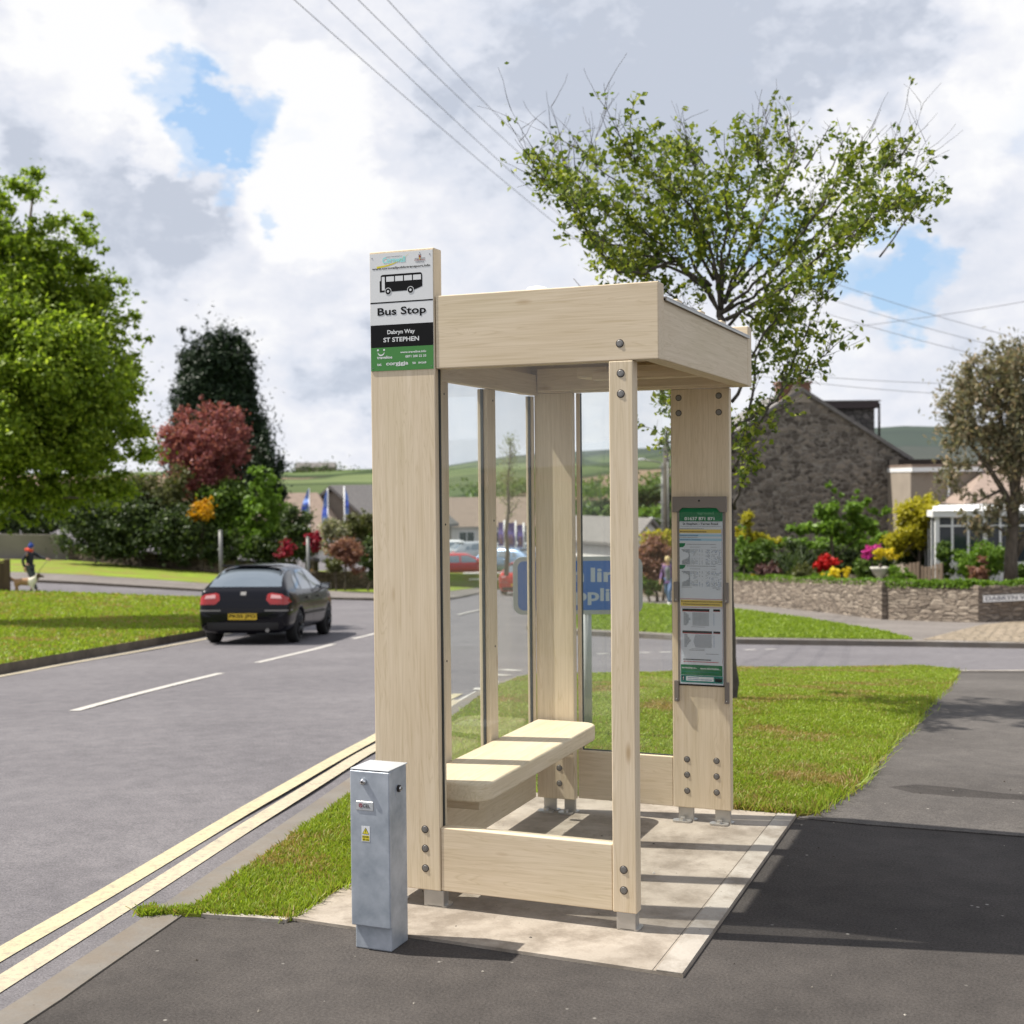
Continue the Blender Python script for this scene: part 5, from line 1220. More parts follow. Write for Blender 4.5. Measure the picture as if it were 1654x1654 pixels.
plant('slim dark green climber in front of the conservatory', [(1526, 890, 13, 16), (1528, 915, 11, 22)], 41.5, 'green', .045, 1500, 30)
plant('large round green bush in front of the conservatory', [(1585, 905, 42, 30), (1600, 900, 26, 20), (1560, 918, 18, 18)], 41, 'bright', .045, 5200, 70)
plant('small pink and orange flowering bush beside the round green bush', [(1582, 925, 15, 14), (1588, 905, 9, 9)], 40, 'pinky', .04, 1100, 24)
plant('dark green plant with orange flowers at the right edge', [(1655, 925, 18, 14)], 39.5, 'green', .045, 1200, 24)
# flax with sword leaves
p = at(1285, 930, 42.5); b = Vector((p.x, p.y, G(p.x, p.y)+.70)); V = []; Q = []
for i in range(150):
    a = random.uniform(0, 6.28); el = random.uniform(.35, 1.45); L = random.uniform(.8, 1.55); d = Vector((math.cos(a)*math.cos(el), math.sin(a)*math.cos(el), math.sin(el))); w = Vector((-math.sin(a), math.cos(a), 0))*.035
    P = [Vector((random.gauss(0, .15), random.gauss(0, .15), 0))+d*L*t_-Vector((0, 0, .28*L*t_*t_*math.cos(el))) for t_ in (0, .35, .7, 1)]
    for k in range(3): w0 = w*(1-.3*k); w1 = w*(1-.3*(k+1)); o_ = len(V); V += [P[k]-w0, P[k]+w0, P[k+1]+w1, P[k+1]-w1]; Q.append((o_, o_+1, o_+2, o_+3))
fx = thing('flax_plant', 'spiky dark green flax with long sword leaves in the bed', 'plant', b)
npmesh('sword_leaves', np.array([tuple(v) for v in V]), np.array(Q), ML['phor'], fx)
# urn and its yellow plant
p = at(1422, 935, 40.5); b = Vector((p.x, p.y, G(p.x, p.y)+.74)); ur = thing('garden_urn', 'pale stone urn on a pedestal behind the garden wall', 'urn', b)
mb = MB(); mb.lathe([(.19, 0), (.19, .05), (.10, .09), (.07, .18), (.12, .24), (.22, .34), (.27, .45), (.31, .50), (.31, .53), (.25, .53), (.22, .45)], (0, 0, 0), M_stonew, 20); mb.box(-.2, .2, -.2, .2, -.12, 0, M_stonew); mk('urn_body', mb, ur)
es = [pxell(1428, 893, 22, 9, 40.5), pxell(1440, 897, 12, 8, 40.5), pxell(1415, 897, 9, 8, 40.5)]
t = thing('urn_plant', 'mound of yellow flowers growing in the pale stone urn', 'plant', b+Vector((0, 0, .5))); foliage('flowers', es, 30, 1500, .035, ML['yelf'], t, t.location); mb = MB(); mb.tube([(0, 0, -.02), (0, 0, .14)], .05, M_bark, 6); mk('stem', mb, t)
# picket fence
a_, b_ = at(1462, 935, 41.8), at(1520, 935, 41.); a_.z = G(a_.x, a_.y)+.7; dv = b_-a_; L = math.hypot(dv.x, dv.y)
pf = thing('picket_fence', 'short weathered wooden fence beside the conservatory', 'fence', a_, math.atan2(dv.y, dv.x)); mb = MB(); x = 0; i = 0
while x < L: hh = .62+.06*math.sin(i*.9); mb.box(x, x+.10, 0, .02, -.05, hh, M_fence); x += .125; i += 1
mk('pickets', mb, pf); 
for x0 in (.40, L-.02): mb = MB(); mb.box(x0, x0+.08, -.04, .05, -.05, .70, M_fence); mk('fence_post', mb, pf)
mb = MB(); mb.box(0, L, .02, .05, .15, .2, M_fence); mb.box(0, L, .02, .05, .45, .5, M_fence); mk('fence_rails', mb, pf)

# ------------------------------------------------------------------ telegraph pole, street lamps, wires
p = at(1077, 860, 62); b = below(p); zt = at(1077, 712, 62).z-b.z
tp_ = thing('telegraph_pole', 'dark wooden telegraph pole with step irons behind the thorn tree', 'telegraph pole', b)
mb = MB(); mb.tube([(0, 0, -.3), (0, 0, zt)], [.17, .14], M_polew, 10); mk('pole', mb, tp_)
mb = MB()
for i in range(9): z = zt-.4-i*.42; sd = 1 if i % 2 else -1; mb.tube([(0, -.1, z), (.34*sd, -.1, z+.03)], .025, M_post, 6)
mk('step_irons', mb, tp_)
mb = MB(); mb.box(-.35, .35, -.12, .12, zt-.15, zt-.03, M_polew); mb.tube([(.12, -.16, 0), (.12, -.16, zt-1)], .035, M_post, 6); mk('crossarm', mb, tp_)
def lamp(label, hx_, hy, px, D, by):
    p = at(px, by, D); b = below(p); t = thing('street_lamp', label, 'street lamp', b, YAW); s = D/F
    zt = at(px, hy, D).z-b.z; mb = MB(); mb.tube([(0, 0, -.2), (0, 0, zt)], [.09, .06], M_post, 10); mb.tube([(0, 0, zt-.1), (-.1, 0, zt+.03), ((hx_-px)*s*.8, 0, zt+.18)], .035, M_post, 8); mk('column', mb, t)
    mb = MB(); mb.box((hx_-px)*s-.05, (hx_-px)*s*.8+.05, -.12, .12, zt+.13, zt+.25, M_white2); mk('lamp_head', mb, t, .03)
lamp('grey street lamp with a long arm reaching left beside the telegraph pole', 1034, 748, 1071, 66, 930)
lamp('lower street lamp far off behind the telegraph pole', 1050, 840, 1073, 110, 900)
def wire(label, a, b, r, sag=.4):
    n = 14; P = []
    for i in range(n+1): u = i/n; q = a.lerp(b, u); q.z -= sag*4*u*(1-u); P.append(q)
    o = P[0].copy(); mb = MB(); mb.tube([q-o for q in P], r, M_wire, 5); w = mk('overhead_wire', mb); w.location = o
    tag(w, label, 'wire', 'overhead wires')
top = Vector(b)+Vector((0, 0, 0)); top = tp_.location+Vector((0, 0, zt)); 
for i, (x0, y0, x1, y1, lb) in enumerate([(478, -2, 905, 362, 'leftmost of the four overhead wires crossing the sky at top'), (533, -2, 885, 325, 'second overhead wire from the left at the top of the sky'), (581, -2, 862, 262, 'third overhead wire from the left at the top of the sky'), (628, -2, 852, 228, 'rightmost of the four overhead wires crossing the sky at top')]):
    A = at(x0-(x1-x0)*.25, y0-(y1-y0)*.25, 19); B = at(x1+(x1-x0)*.18, y1+(y1-y0)*.18, 40); wire(lb, A, B, .007, .12)
for i, (x0, y0, x1, y1, lb) in enumerate([(1340, 455, 1700, 560, 'upper faint wire sloping down right above the granite house'), (1330, 480, 1700, 580, 'middle faint wire sloping down right above the granite house'), (1330, 505, 1700, 600, 'lower faint wire sloping down right above the granite house'), (1360, 530, 1800, 460, 'thin wire rising to the right edge of the sky'), (1200, 596, 1560, 620, 'nearly level faint wire just over the granite house'), (1200, 603, 1560, 638, 'lowest faint wire just over the granite house')]):
    wire(lb, at(x0, y0, 48), at(x1, y1, 44), .010, .1)

# ------------------------------------------------------------------ far houses and flags on the left
def house(name, label, px, py_eave, D, wpx, hroof_px, dep, yaw, wallM, roofM, ridge='x', wins=0, py_base=None, gable=False, chim=None):
    o = at(px, py_eave, D); g = below(o).z if py_base is None else at(px, py_base, D).z; s = D/F
    t = thing(name, label, 'house', (o.x, o.y, g), yaw); w = wpx*s/2; ze = o.z-g; zr = ze+hroof_px*s
    mb = MB(); mb.box(-w, w, -dep/2, dep/2, -3, ze, wallM)
    if ridge == 'y': mb.prism([(-w, -dep/2, ze), (w, -dep/2, ze), (0, -dep/2, zr-.1)], (0, dep, 0), wallM)
    mk('walls', mb, t)
    mb = MB(); e = .4
    if ridge == 'x': mb.prism([(-w-e, -dep/2-e, ze-.1), (-w-e, 0, zr), (-w-e, dep/2+e, ze-.1)], (2*w+2*e, 0, 0), roofM)
    elif ridge == 'y':
        for sg_ in (-1, 1): mb.prism([(0, -dep/2-e, zr), (sg_*(w+e), -dep/2-e, ze-.2), (sg_*(w+e), -dep/2-e, ze), (0, -dep/2-e, zr+.22)], (0, dep+2*e, 0), roofM)
    else:
        a = [(-w-e, -dep/2-e, ze), (w+e, -dep/2-e, ze), (w+e, dep/2+e, ze), (-w-e, dep/2+e, ze), (-w*.45, 0, zr), (w*.45, 0, zr)]
        mb.add(a, [(0, 1, 5, 4), (1, 2, 5), (2, 3, 4, 5), (3, 0, 4), (0, 3, 2, 1)], roofM)
    rf = mk('roof', mb, t)
    if chim: mb = MB(); mb.box(chim-.35, chim+.35, -.3, .4, zr-1, zr+.7, M_brick); mk('chimney', mb, rf)
    for i in range(wins):
        x = -w+(2*w)*(i+.5)/wins; z1 = ze-.45; z0 = max(.3, z1-1.1)
        mb = MB(); mb.box(x-.65, x+.65, -dep/2-.05, -dep/2+.02, z0, z1, M_white2); f = mk('window', mb, t)
        mb = MB(); mb.box(x-.57, x-.04, -dep/2-.07, -dep/2-.051, z0+.08, z1-.08, M_hglass); mb.box(x+.04, x+.57, -dep/2-.07, -dep/2-.051, z0+.08, z1-.08, M_hglass); mk('pane', mb, f)
    return t
house('bungalow', 'brown tiled roof of a house behind the blue flags', 480, 862, 84, 150, 66, 8, YAW+.0, M_hwhite, M_roofb, 'hip')
house('bungalow', 'grey gabled roof of a house behind the right blue flag', 605, 850, 90, 150, 62, 12, YAW-.35, M_htan, M_roofg, 'y')
M_flagb = simple('light_blue_flag', (.08, .17, .62), (.30, .46, .85), 1.6, .6, 0); M_flagd = mat('deep_blue_flag', (.04, .09, .45), .6)
def feather(label, px, ytop, ybot, ypole, D, lean, wpx):
    b = at(px, ypole, D); b = below(b); s = D/F; t = thing('feather_flag', label, 'flag', b, YAW, 'blue flags in front of the brown roof')
    zt = at(px, ytop, D).z-b.z; zb_ = at(px, ybot, D).z-b.z
    mb = MB(); mb.tube([(0, 0, -.2), (0, 0, zt)], .04, M_white2, 8); mk('pole', mb, t)
    mb = MB(); n = 12; L_ = []; Rr = []
    for i in range(n+1):
        u = i/n; z = zt+(zb_-zt)*u; w = wpx*s*(math.sin(min(u*1.25, 1)*1.57))*(1-.25*u); y = .16*math.sin(u*9+px)
        L_.append((0, 0, z)); Rr.append((lean*w, y, z-.25*w))
    for i in range(n): mb.add([L_[i], Rr[i], Rr[i+1], L_[i+1]], [(0, 1, 2, 3)], M_flagd if (.45 < i/n < .72 or i == n) else M_flagb, True)
    mk('banner', mb, t)
feather('left blue and pale blue feather flag, leaning left', 501, 789, 832, 935, 74, -1, 15)
feather('middle blue feather flag with a white patch low down', 531, 789, 846, 935, 74, -1, 12)
feather('right blue feather flag nearest the wooden post', 558, 785, 830, 935, 74, 1, 9)

# ------------------------------------------------------------------ cars
M_tyre = mat('tyre_rubber', (.012, .012, .012), .8)
M_cglass = mat('tinted_car_glass', (.22, .26, .30), .05, .55, 1.)
M_rim = mat('dark_alloy_rim', (.03, .03, .032), .35, .7); M_rims = mat('silver_alloy_rim', (.45, .45, .46), .35, .7)
M_tail = mat('red_lamp_lens', (.33, .006, .006), .12, 0, .8); M_tailc = mat('clear_lamp_lens', (.60, .32, .32), .12, 0, .8)
M_plate = mat('yellow_number_plate', (.62, .42, .02), .4); M_trim = mat('black_trim', (.01, .01, .011), .55)
def carpaint(name, c, m=.25): 
    M = mat(name, c, .22, m, .12 if max(c) < .05 else .4); T(M)[1].inputs['Coat Weight'].default_value = .4; T(M)[1].inputs['Coat Roughness'].default_value = .04; return M
ST = [(-2.09, .62, .70, .36), (-2.075, .80, .755, .27), (-2.03, .94, .80, .22), (-1.97, 1.0, .825, .20), (-1.90, 1.05, .84, .2), (-1.72, 1.20, .855, .2), (-1.50, 1.345, .865, .2), (-1.34, 1.405, .868, .2), (-1.0, 1.44, .87, .2), (-.5, 1.458, .87, .2), (0, 1.455, .87, .2), (.35, 1.425, .87, .2),
      (.62, 1.31, .87, .2), (.90, 1.15, .868, .2), (1.16, 1.0, .862, .2), (1.4, .945, .855, .2), (1.75, .86, .83, .2), (1.95, .77, .77, .22), (2.04, .68, .68, .26), (2.075, .58, .58, .34)]
def build_car(label, pos, rz, paint, rimM, detail=True, plate='PK05 JPO', scale=(1, 1, 1), group=None):
    t = thing('hatchback_car', label, 'car', pos, rz, group); SC = Matrix.Diagonal((*scale, 1))
    secs = []
    for x, zt, w, zb in ST:
        bl = min(.93, zt-.05); H = zt-bl; wt = w*.955-.27*min(1, H/.45)
        h = bl-zb
        secs.append([(x, w*.60, zb), (x, w*.93, zb+.02*h), (x, w*.985, zb+.26*h), (x, w, zb+.52*h), (x, w*.985, zb+.80*h), (x, w*.955, bl), (x, wt+(w*.955-wt)*.5, bl+H*.46), (x, wt+(w*.955-wt)*.10, bl+H*.83), (x, wt*.86, bl+H*.955), (x, wt*.45, zt-.004), (x, 0, zt)])
    k = len(secs[0]); ring = 2*k-1
    vs = []
    for s in secs:
        vs += [Vector(p) for p in s]+[Vector((p[0], -p[1], p[2])) for p in s[:-1][::-1]]
    fs = []
    for i in range(len(secs)-1):
        for j in range(ring): j2 = (j+1) % ring; fs.append((i*ring+j, i*ring+j2, (i+1)*ring+j2, (i+1)*ring+j))
    fs.append(tuple(range(ring))[::-1]); fs.append(tuple((len(secs)-1)*ring+j for j in range(ring)))
    mb = MB(); mb.add(vs, fs, paint, True); tmp = mk('tmp', mb)
    sb = tmp.modifiers.new('s', 'SUBSURF'); sb.levels = sb.render_levels = 2
    cut = MB()
    for x in (-1.27, 1.28): cut.tube([(x, -1.2, .31), (x, 1.2, .31)], .355, M_trim, 28, smooth=False)
    co = mk('cut', cut); bo = tmp.modifiers.new('b', 'BOOLEAN'); bo.object = co; bo.operation = 'DIFFERENCE'; bo.solver = 'EXACT'
    dg = bpy.context.evaluated_depsgraph_get(); dg.update(); ev = tmp.evaluated_get(dg); me = bpy.data.meshes.new_from_object(ev)
    bmx = bmesh.new(); bmx.from_mesh(me); bmesh.ops.recalc_face_normals(bmx, faces=bmx.faces); bvh = BVHTree.FromBMesh(bmx); bmx.to_mesh(me); bmx.free()
    for p in me.polygons: p.use_smooth = True
    bpy.data.objects.remove(tmp); bpy.data.objects.remove(co)
    me.transform(SC); body = bpy.data.objects.new('body', me); COL.objects.link(body); body.parent = t
    def patch(name, poly, axis, sgn, M, parent=None, off=.005, n=10):
        """a panel laid on the body: outline in side view (x,z) or end view (y,z), projected on to the bodywork"""
        P = [Vector(p) for p in poly]; bm = bmesh.new(); f = bm.faces.new([bm.verts.new((p.x, p.y, 0)) for p in P])
        lo = min(p.x for p in P), min(p.y for p in P); hi = max(p.x for p in P), max(p.y for p in P)
        for ax in (0, 1):
            for i in range(1, n):
                c = lo[ax]+(hi[ax]-lo[ax])*i/n; bmesh.ops.bisect_plane(bm, geom=bm.verts[:]+bm.edges[:]+bm.faces[:], plane_co=(c, 0, 0) if ax == 0 else (0, c, 0), plane_no=(1, 0, 0) if ax == 0 else (0, 1, 0), dist=1e-5)
        for v in bm.verts:
            if axis == 'y': o = Vector((v.co.x, 3*sgn, v.co.y)); d = Vector((0, -sgn, 0))
            else: o = Vector((4*sgn, v.co.x, v.co.y)); d = Vector((-sgn, 0, 0))
            h, nn, _, _ = bvh.ray_cast(o, d)
            if h is None: h = o+d*3.2 if axis == 'y' else o+d*2.2; nn = -d
            if nn.dot(d) > 0: nn = -nn
            v.co = h+nn*off
        me2 = bpy.data.meshes.new(name); bm.to_mesh(me2); bm.free(); me2.transform(SC); me2.materials.append(M)
        for p in me2.polygons: p.use_smooth = True
        ob = bpy.data.objects.new(name, me2); COL.objects.link(ob); ob.parent = parent or t; return ob
    for sg_ in (-1, 1):
        patch('side_window', [(-.98, .965), (-.18, .965), (-.18, 1.345), (-.72, 1.325), (-.90, 1.20)], 'y', sg_, M_cglass)
        patch('side_window', [(-.11, .965), (.92, .965), (.56, 1.20), (.30, 1.335), (-.11, 1.35)], 'y', sg_, M_cglass)
        patch('side_window', [(-1.36, .99), (-1.05, .975), (-.98, 1.16), (-1.06, 1.24), (-1.22, 1.17)], 'y', sg_, M_cglass)
        patch('door_seam', [(-.152, .34), (-.140, .34), (-.140, .93), (-.152, .93)], 'y', sg_, M_dark, off=.002, n=6)
        patch('side_strip', [(-.9, .50), (.85, .50), (.85, .545), (-.9, .545)], 'y', sg_, M_trim, off=.012)
        tl = patch('tail_lamp', [(.42*sg_, .80), (.44*sg_, .90), (.50*sg_, .925), (.70*sg_, .90), (.80*sg_, .84), (.83*sg_, .76), (.78*sg_, .715), (.50*sg_, .72)], 'x', -1, M_tail, off=.008)
        patch('reverse_lamp', [(.50*sg_, .83), (.51*sg_, .895), (.68*sg_, .875), (.70*sg_, .82)], 'x', -1, M_tailc, tl, off=.012, n=5)
        patch('head_lamp', [(.45*sg_, .60), (.46*sg_, .70), (.70*sg_, .72), (.66*sg_, .60)], 'x', 1, M_white2, off=.006, n=5)
        mb = MB(); mb.box(.70, .84, sg_*.90-.10, sg_*.90+.10, .93, 1.06, paint); mb.box(.70, .704, sg_*.90-.08, sg_*.90+.08, .945, 1.045, M_chrome); mk('wing_mirror', mb, t, .02, xf=SC)
        for x in (-.62, .30): mb = MB(); mb.box(x-.09, x+.09, sg_*.868-.012, sg_*.868+.012, .80, .83, paint); mk('door_handle', mb, t, .004, xf=SC)
        for x in (-1.27, 1.28):
            wm = MB(); y0 = sg_*.64; y1 = sg_*.845
            wm.tube([(x, y0, .31), (x, y0+sg_*.02, .31), (x, y1-sg_*.03, .31), (x, y1, .31)], [.28, .312, .312, .285], M_tyre, 28); wh = mk('wheel', wm, t, xf=SC)
            rm = MB(); rm.tube([(x, y1+sg_*.001, .31), (x, y1+sg_*.004, .31)], [.20, .195], M_trim, 24)
            for q in range(5):
                a = q*2*math.pi/5; d = Vector((math.cos(a), 0, math.sin(a))); pz = Vector((x, y1+sg_*.012, .31)); rm.tube([pz, pz+d*.19], [.04, .025], rimM, 6)
            rm.tube([(x, y1+sg_*.01, .31), (x, y1+sg_*.02, .31)], .05, rimM, 12)
            pts = [Vector((x+.2*math.cos(a), y1+sg_*.01, .31+.2*math.sin(a))) for a in np.linspace(0, 2*math.pi, 25)]; rm.tube(pts, .016, rimM, 6, cap=False); mk('rim', rm, wh, xf=SC)
    patch('rear_window', [(-.66, 1.03), (.66, 1.03), (.57, 1.36), (-.57, 1.36)], 'x', -1, M_cglass)
    patch('windscreen', [(-.66, 1.03), (.66, 1.03), (.54, 1.37), (-.54, 1.37)], 'x', 1, M_cglass)
    patch('bumper_strip', [(-.84, .60), (-.40, .60), (-.40, .625), (-.84, .625)], 'x', -1, M_chrome if not detail else M_bolt, off=.012, n=8)
    patch('bumper_strip', [(.40, .60), (.84, .60), (.84, .625), (.40, .625)], 'x', -1, M_bolt, off=.012, n=8)
    patch('bumper', [(-.80, .27), (.80, .27), (.80, .40), (-.80, .40)], 'x', -1, M_trim, off=.006)
    patch('grille', [(-.4, .36), (.4, .36), (.4, .52), (-.4, .52)], 'x', 1, M_trim, off=.006, n=5)
    mb = MB(); mb.box(-1.50, -1.30, -.56, .56, 1.395, 1.42, paint); mk('roof_spoiler', mb, t, .01, xf=SC)
    mb = MB(); mb.box(-2.112, -2.10, -.26, .26, .45, .56, M_plate); npl = mk('number_plate', mb, t, xf=SC)
    if detail:
        mb = MB(); fr = Matrix.Translation((-2.1135, 0, 0)) @ Matrix.Rotation(R_(-90), 4, 'Z')
        put_text(mb, plate, -.24, .24, .465, .545, 0, M_black, frame=fr); mk('plate_lettering', mb, npl, xf=SC)
        mb = MB(); mb.tube([(-1.25, 0, 1.41), (-1.36, 0, 1.55)], .006, M_trim, 5); mk('aerial', mb, t)
        mb = MB(); mb.tube([(-2.0, -.45, .26), (-2.11, -.45, .26)], .035, M_bolt, 10); mk('exhaust', mb, t)
        patch('boot_seam', [(-.62, .635), (.62, .635), (.62, .642), (-.62, .642)], 'x', -1, M_dark, off=.003)
        patch('badge', [(-.05, .88), (.05, .88), (.05, .94), (-.05, .94)], 'x', -1, M_bolt, off=.01, n=3)
    return t
hd = R_(18.)   # heading left of +Y
rzc = R_(90)+hd
rw = gp(346, 1037, RZ); Rm = Matrix.Rotation(rzc, 3, 'Z')
cpos = rw-Rm @ Vector((-1.27, .76, 0)); cpos.z = G(cpos.x, cpos.y)+RZ
car = build_car('shiny black hatchback driving away along the main road', cpos, rzc, carpaint('black_car_paint', (.0025, .0025, .006)), M_rim)
# tilt the car to the slope of the road
fwd = Rm @ Vector((1, 0, 0)); sl_ = (G(cpos.x+fwd.x, cpos.y+fwd.y)-G(cpos.x-fwd.x, cpos.y-fwd.y))/2; car.rotation_euler.y = -math.atan(sl_)
print('car depth', depth(cpos), 'slope', sl_)
# cars at the dealership across the road, seen through the side glazing
RED = carpaint('red_car_paint', (.42, .012, .010), 0.); SIL = carpaint('silver_car_paint', (.5, .52, .54), .5); WHT = carpaint('white_car_paint', (.72, .73, .74), 0.); BLU = carpaint('blue_grey_car_paint', (.18, .27, .42), .3)
def place_car(px, py, rz, paint, label, D=None, **k):
    p = gp(px, py) if D is None else at(px, py, D)
    build_car(label, p, rz, paint, M_rims, detail=False, group='cars parked across the main road', **k)
place_car(746, 936, YAW+R_(8), RED, 'red hatchback parked side on, seen through the left glazing', D=72)
place_car(850, 957, YAW+R_(78), RED, 'red hatchback seen from behind through the right hand side glazing', D=60)
place_car(738, 908, YAW+R_(10), WHT, 'white car farthest left behind the side-on red hatchback', D=86)
place_car(776, 912, YAW+R_(25), SIL, 'silver car behind the bonnet of the side-on red hatchback', D=82)
place_car(812, 927, YAW+R_(150), BLU, 'blue grey car parked under the purple banners', D=72)
place_car(838, 912, YAW+R_(20), WHT, 'white car behind the blue grey car under the banners', D=84)
# white rail barrier
q = at(745, 939, 63); rb = thing('rail_barrier', 'white tubular rail barrier in front of the red parked hatchback', 'barrier', q, YAW); s = 63/F
mb = MB()
for x in (5*s, 38*s, 70*s, 100*s): mb.tube([(x, 0, -.5), (x, 0, 14*s)], .045, M_white2, 8)
mk('uprights', mb, rb)
mb = MB()
for z in (3*s, 13*s): mb.tube([(5*s, 0, z), (100*s, 0, z)], .035, M_white2, 8)
mk('rails', mb, rb)
# house and sheds of the dealership
house('dealership_house', 'long white house with a big brown tiled roof across the main road', 752, 845, 108, 200, 42, 11, YAW+.05, M_hwhite, M_roofb, 'x', 5, py_base=900)
house('white_house', 'small white gabled house with a dark roof below the hillside', 985, 873, 95, 62, 34, 10, YAW+.5, M_hwhite, M_roofg, 'y', 2, py_base=915)
o = at(752, 815, 70)
# purple banners
M_purp = mat('purple_banner_cloth', (.10, .07, .30), .6); M_orl = mat('orange_banner_print', (.45, .22, .08), .6)
for px, y0, y1, w, lb in ((811, 843, 882, 9, 'left purple banner with orange print above the parked cars'), (827, 844, 882, 13, 'middle purple banner with orange print above the parked cars'), (842, 847, 884, 9, 'right purple banner beside the corner post of the shelter')):
    D = 76; b = at(px+w/2, 915, D); s = D/F; t = thing('banner_flag', lb, 'banner', b, YAW, 'purple banners above the parked cars'); zt = (915-y0)*s; zb_ = (915-y1)*s
    mb = MB(); mb.tube([(0, 0, -.6), (0, 0, zt+.1)], .05, M_white2, 8); mk('pole', mb, t)
    mb = MB(); n = 8
    for i in range(n): u, v = i/n, (i+1)/n; f = lambda q: .05*math.sin(q*7); mb.add([(-.04, f(u), zt+(zb_-zt)*u), (-.04-w*s, f(u)+.08, zt+(zb_-zt)*u-.03), (-.04-w*s, f(v)+.08, zt+(zb_-zt)*v-.03), (-.04, f(v), zt+(zb_-zt)*v)], [(0, 1, 2, 3)], M_purp, True)
    cl = mk('cloth', mb, t); mb = MB()
    for r in range(4): z = zt+(zb_-zt)*(.55+r*.1); mb.box(-.04-w*s*.8, -.04-w*s*.25, -.03, -.025, z-.03, z+.02, M_orl)
    mk('printing', mb, cl)
# young bare tree by the banners
b = at(818, 925, 46); b = Vector((b.x, b.y, at(818, 925, 46).z-.5)); t = thing('birch_tree', 'slender young tree with sparse spring leaves behind the side glazing', 'tree', b); mb = MB()
def q_(x, y): return at(x, y, 46)-b
tr_ = [q_(x, y) for x, y in ((818, 930), (820, 890), (817, 860), (822, 820), (820, 780), (824, 740), (824, 712))]; mb.tube(tr_, [.09, .08, .07, .055, .04, .025, .01], M_bark, 7); rd = random.Random(3); pts = []
for i in range(46):
    k = rd.uniform(2.4, 5.9); i0 = int(k); p0 = tr_[i0].lerp(tr_[i0+1], k-i0) if i0 < 6 else tr_[6]; a = rd.uniform(0, 6.28); ln = rd.uniform(.5, 1.15)*(1.25-.12*k)
    p1 = p0+Vector((math.cos(a)*.75, math.sin(a)*.75, .85))*ln*.62; mb.tube([p0, p0.lerp(p1, .5)+Vector((0, 0, -.03)), p1], [.014, .009, .004], M_bark2, 4)
    for j in range(26): pts.append(p0.lerp(p1, rd.uniform(.35, 1.1))+Vector((rd.gauss(0, .09), rd.gauss(0, .09), rd.gauss(0, .09))))
mk('branches', mb, t); V, Q = leaf_arrays(np.array([tuple(p) for p in pts]), .035); npmesh('leaves', V, Q, ML['spring'], t)
# trees of the valley and hillside, each its own
def valley_tree(label, ells, D, key, n, m, leaf=.3):
    es = [pxell(*e, D) for e in ells]; e0 = min(es, key=lambda e: e[0][2]-e[1][2]); zb_ = e0[0][2]-e0[1][2]*1.0
    c = es[0][0]; tree('valley_tree', label, es, (c[0], c[1], zb_-1.), ML[key], leaf, n, m, .3, group='trees at the foot of the hillside', limbs=5, crel=.22)
valley_tree('bright round green tree above the white gabled house', [(965, 850, 28, 30), (985, 835, 20, 22)], 130, 'green', 5000, 60)
valley_tree('round green tree at the left of the far glass above the blue sign', [(938, 870, 26, 34), (930, 850, 20, 24)], 115, 'green', 4500, 60)
valley_tree('dark green tree on the slope behind the telegraph pole', [(1048, 835, 30, 22), (1065, 850, 30, 20)], 140, 'bright', 3500, 50)
valley_tree('dark tree clump halfway up behind the glass', [(975, 822, 22, 16)], 190, 'hedge', 2500, 40, .4)
valley_tree('spreading dark tree below the field behind the pole', [(1060, 800, 34, 14), (1030, 812, 26, 12)], 230, 'hedge', 3500, 50, .45)
valley_tree('yellow green tree between the roofs behind the blue flags', [(515, 822, 24, 16), (500, 812, 14, 10)], 150, 'gold', 2500, 40, .35)
valley_tree('pale field tree right of the middle flag', [(568, 805, 22, 14), (548, 800, 12, 10)], 230, 'olive', 2500, 40, .45)
valley_tree('green tree far behind the right hand flag', [(590, 838, 22, 18)], 120, 'green', 2000, 30, .3)
valley_tree('green trees beyond the roof of the white house, left glazing', [(735, 822, 30, 16), (770, 818, 20, 12)], 170, 'green', 3000, 50, .4)
valley_tree('dark trees right of the tiled roof behind the banners', [(838, 832, 16, 26)], 120, 'green', 2500, 40, .3)
# hillside woods and hedgerows: one uncounted mass
C = []; SZ = []
for _ in range(260):
    azp = rng.uniform(430, 1120); r = rng.uniform(230, 620); d = ray(azp, 777); d = d/np.linalg.norm(d[:2]); C.append((azp, r)); 
dg = bpy.context.evaluated_depsgraph_get(); tb = bpy.data.objects['ground_terrain']; bvt = BVHTree.FromObject(tb, dg)
P = []; nL = 70
for azp, r in C:
    d = ray(azp, 777); d = np.array([d[0], d[1], 0]); d /= np.linalg.norm(d); q = CAM+d*r; h, _, _, _ = bvt.ray_cast(Vector((q[0], q[1], 200)), Vector((0, 0, -1)))
    if h is None: continue
    R0 = rng.uniform(2.5, 6)*(1 if r < 500 else 1.2); k = rng.normal(size=(nL, 3)); k /= np.linalg.norm(k, axis=1)[:, None]; k[:, 2] = np.abs(k[:, 2]); ln = rng.uniform(1, 3.)
    P.append(np.array([h.x, h.y, h.z+R0*.2])+k*np.array([R0*ln, R0, R0*.9])*rng.random((nL, 1))**.4)
P = np.vstack(P); V, Q = leaf_arrays(P, 1.1, .8); o = npmesh('hillside_woods', V, Q, ML['green']); struct(o, 'stuff')
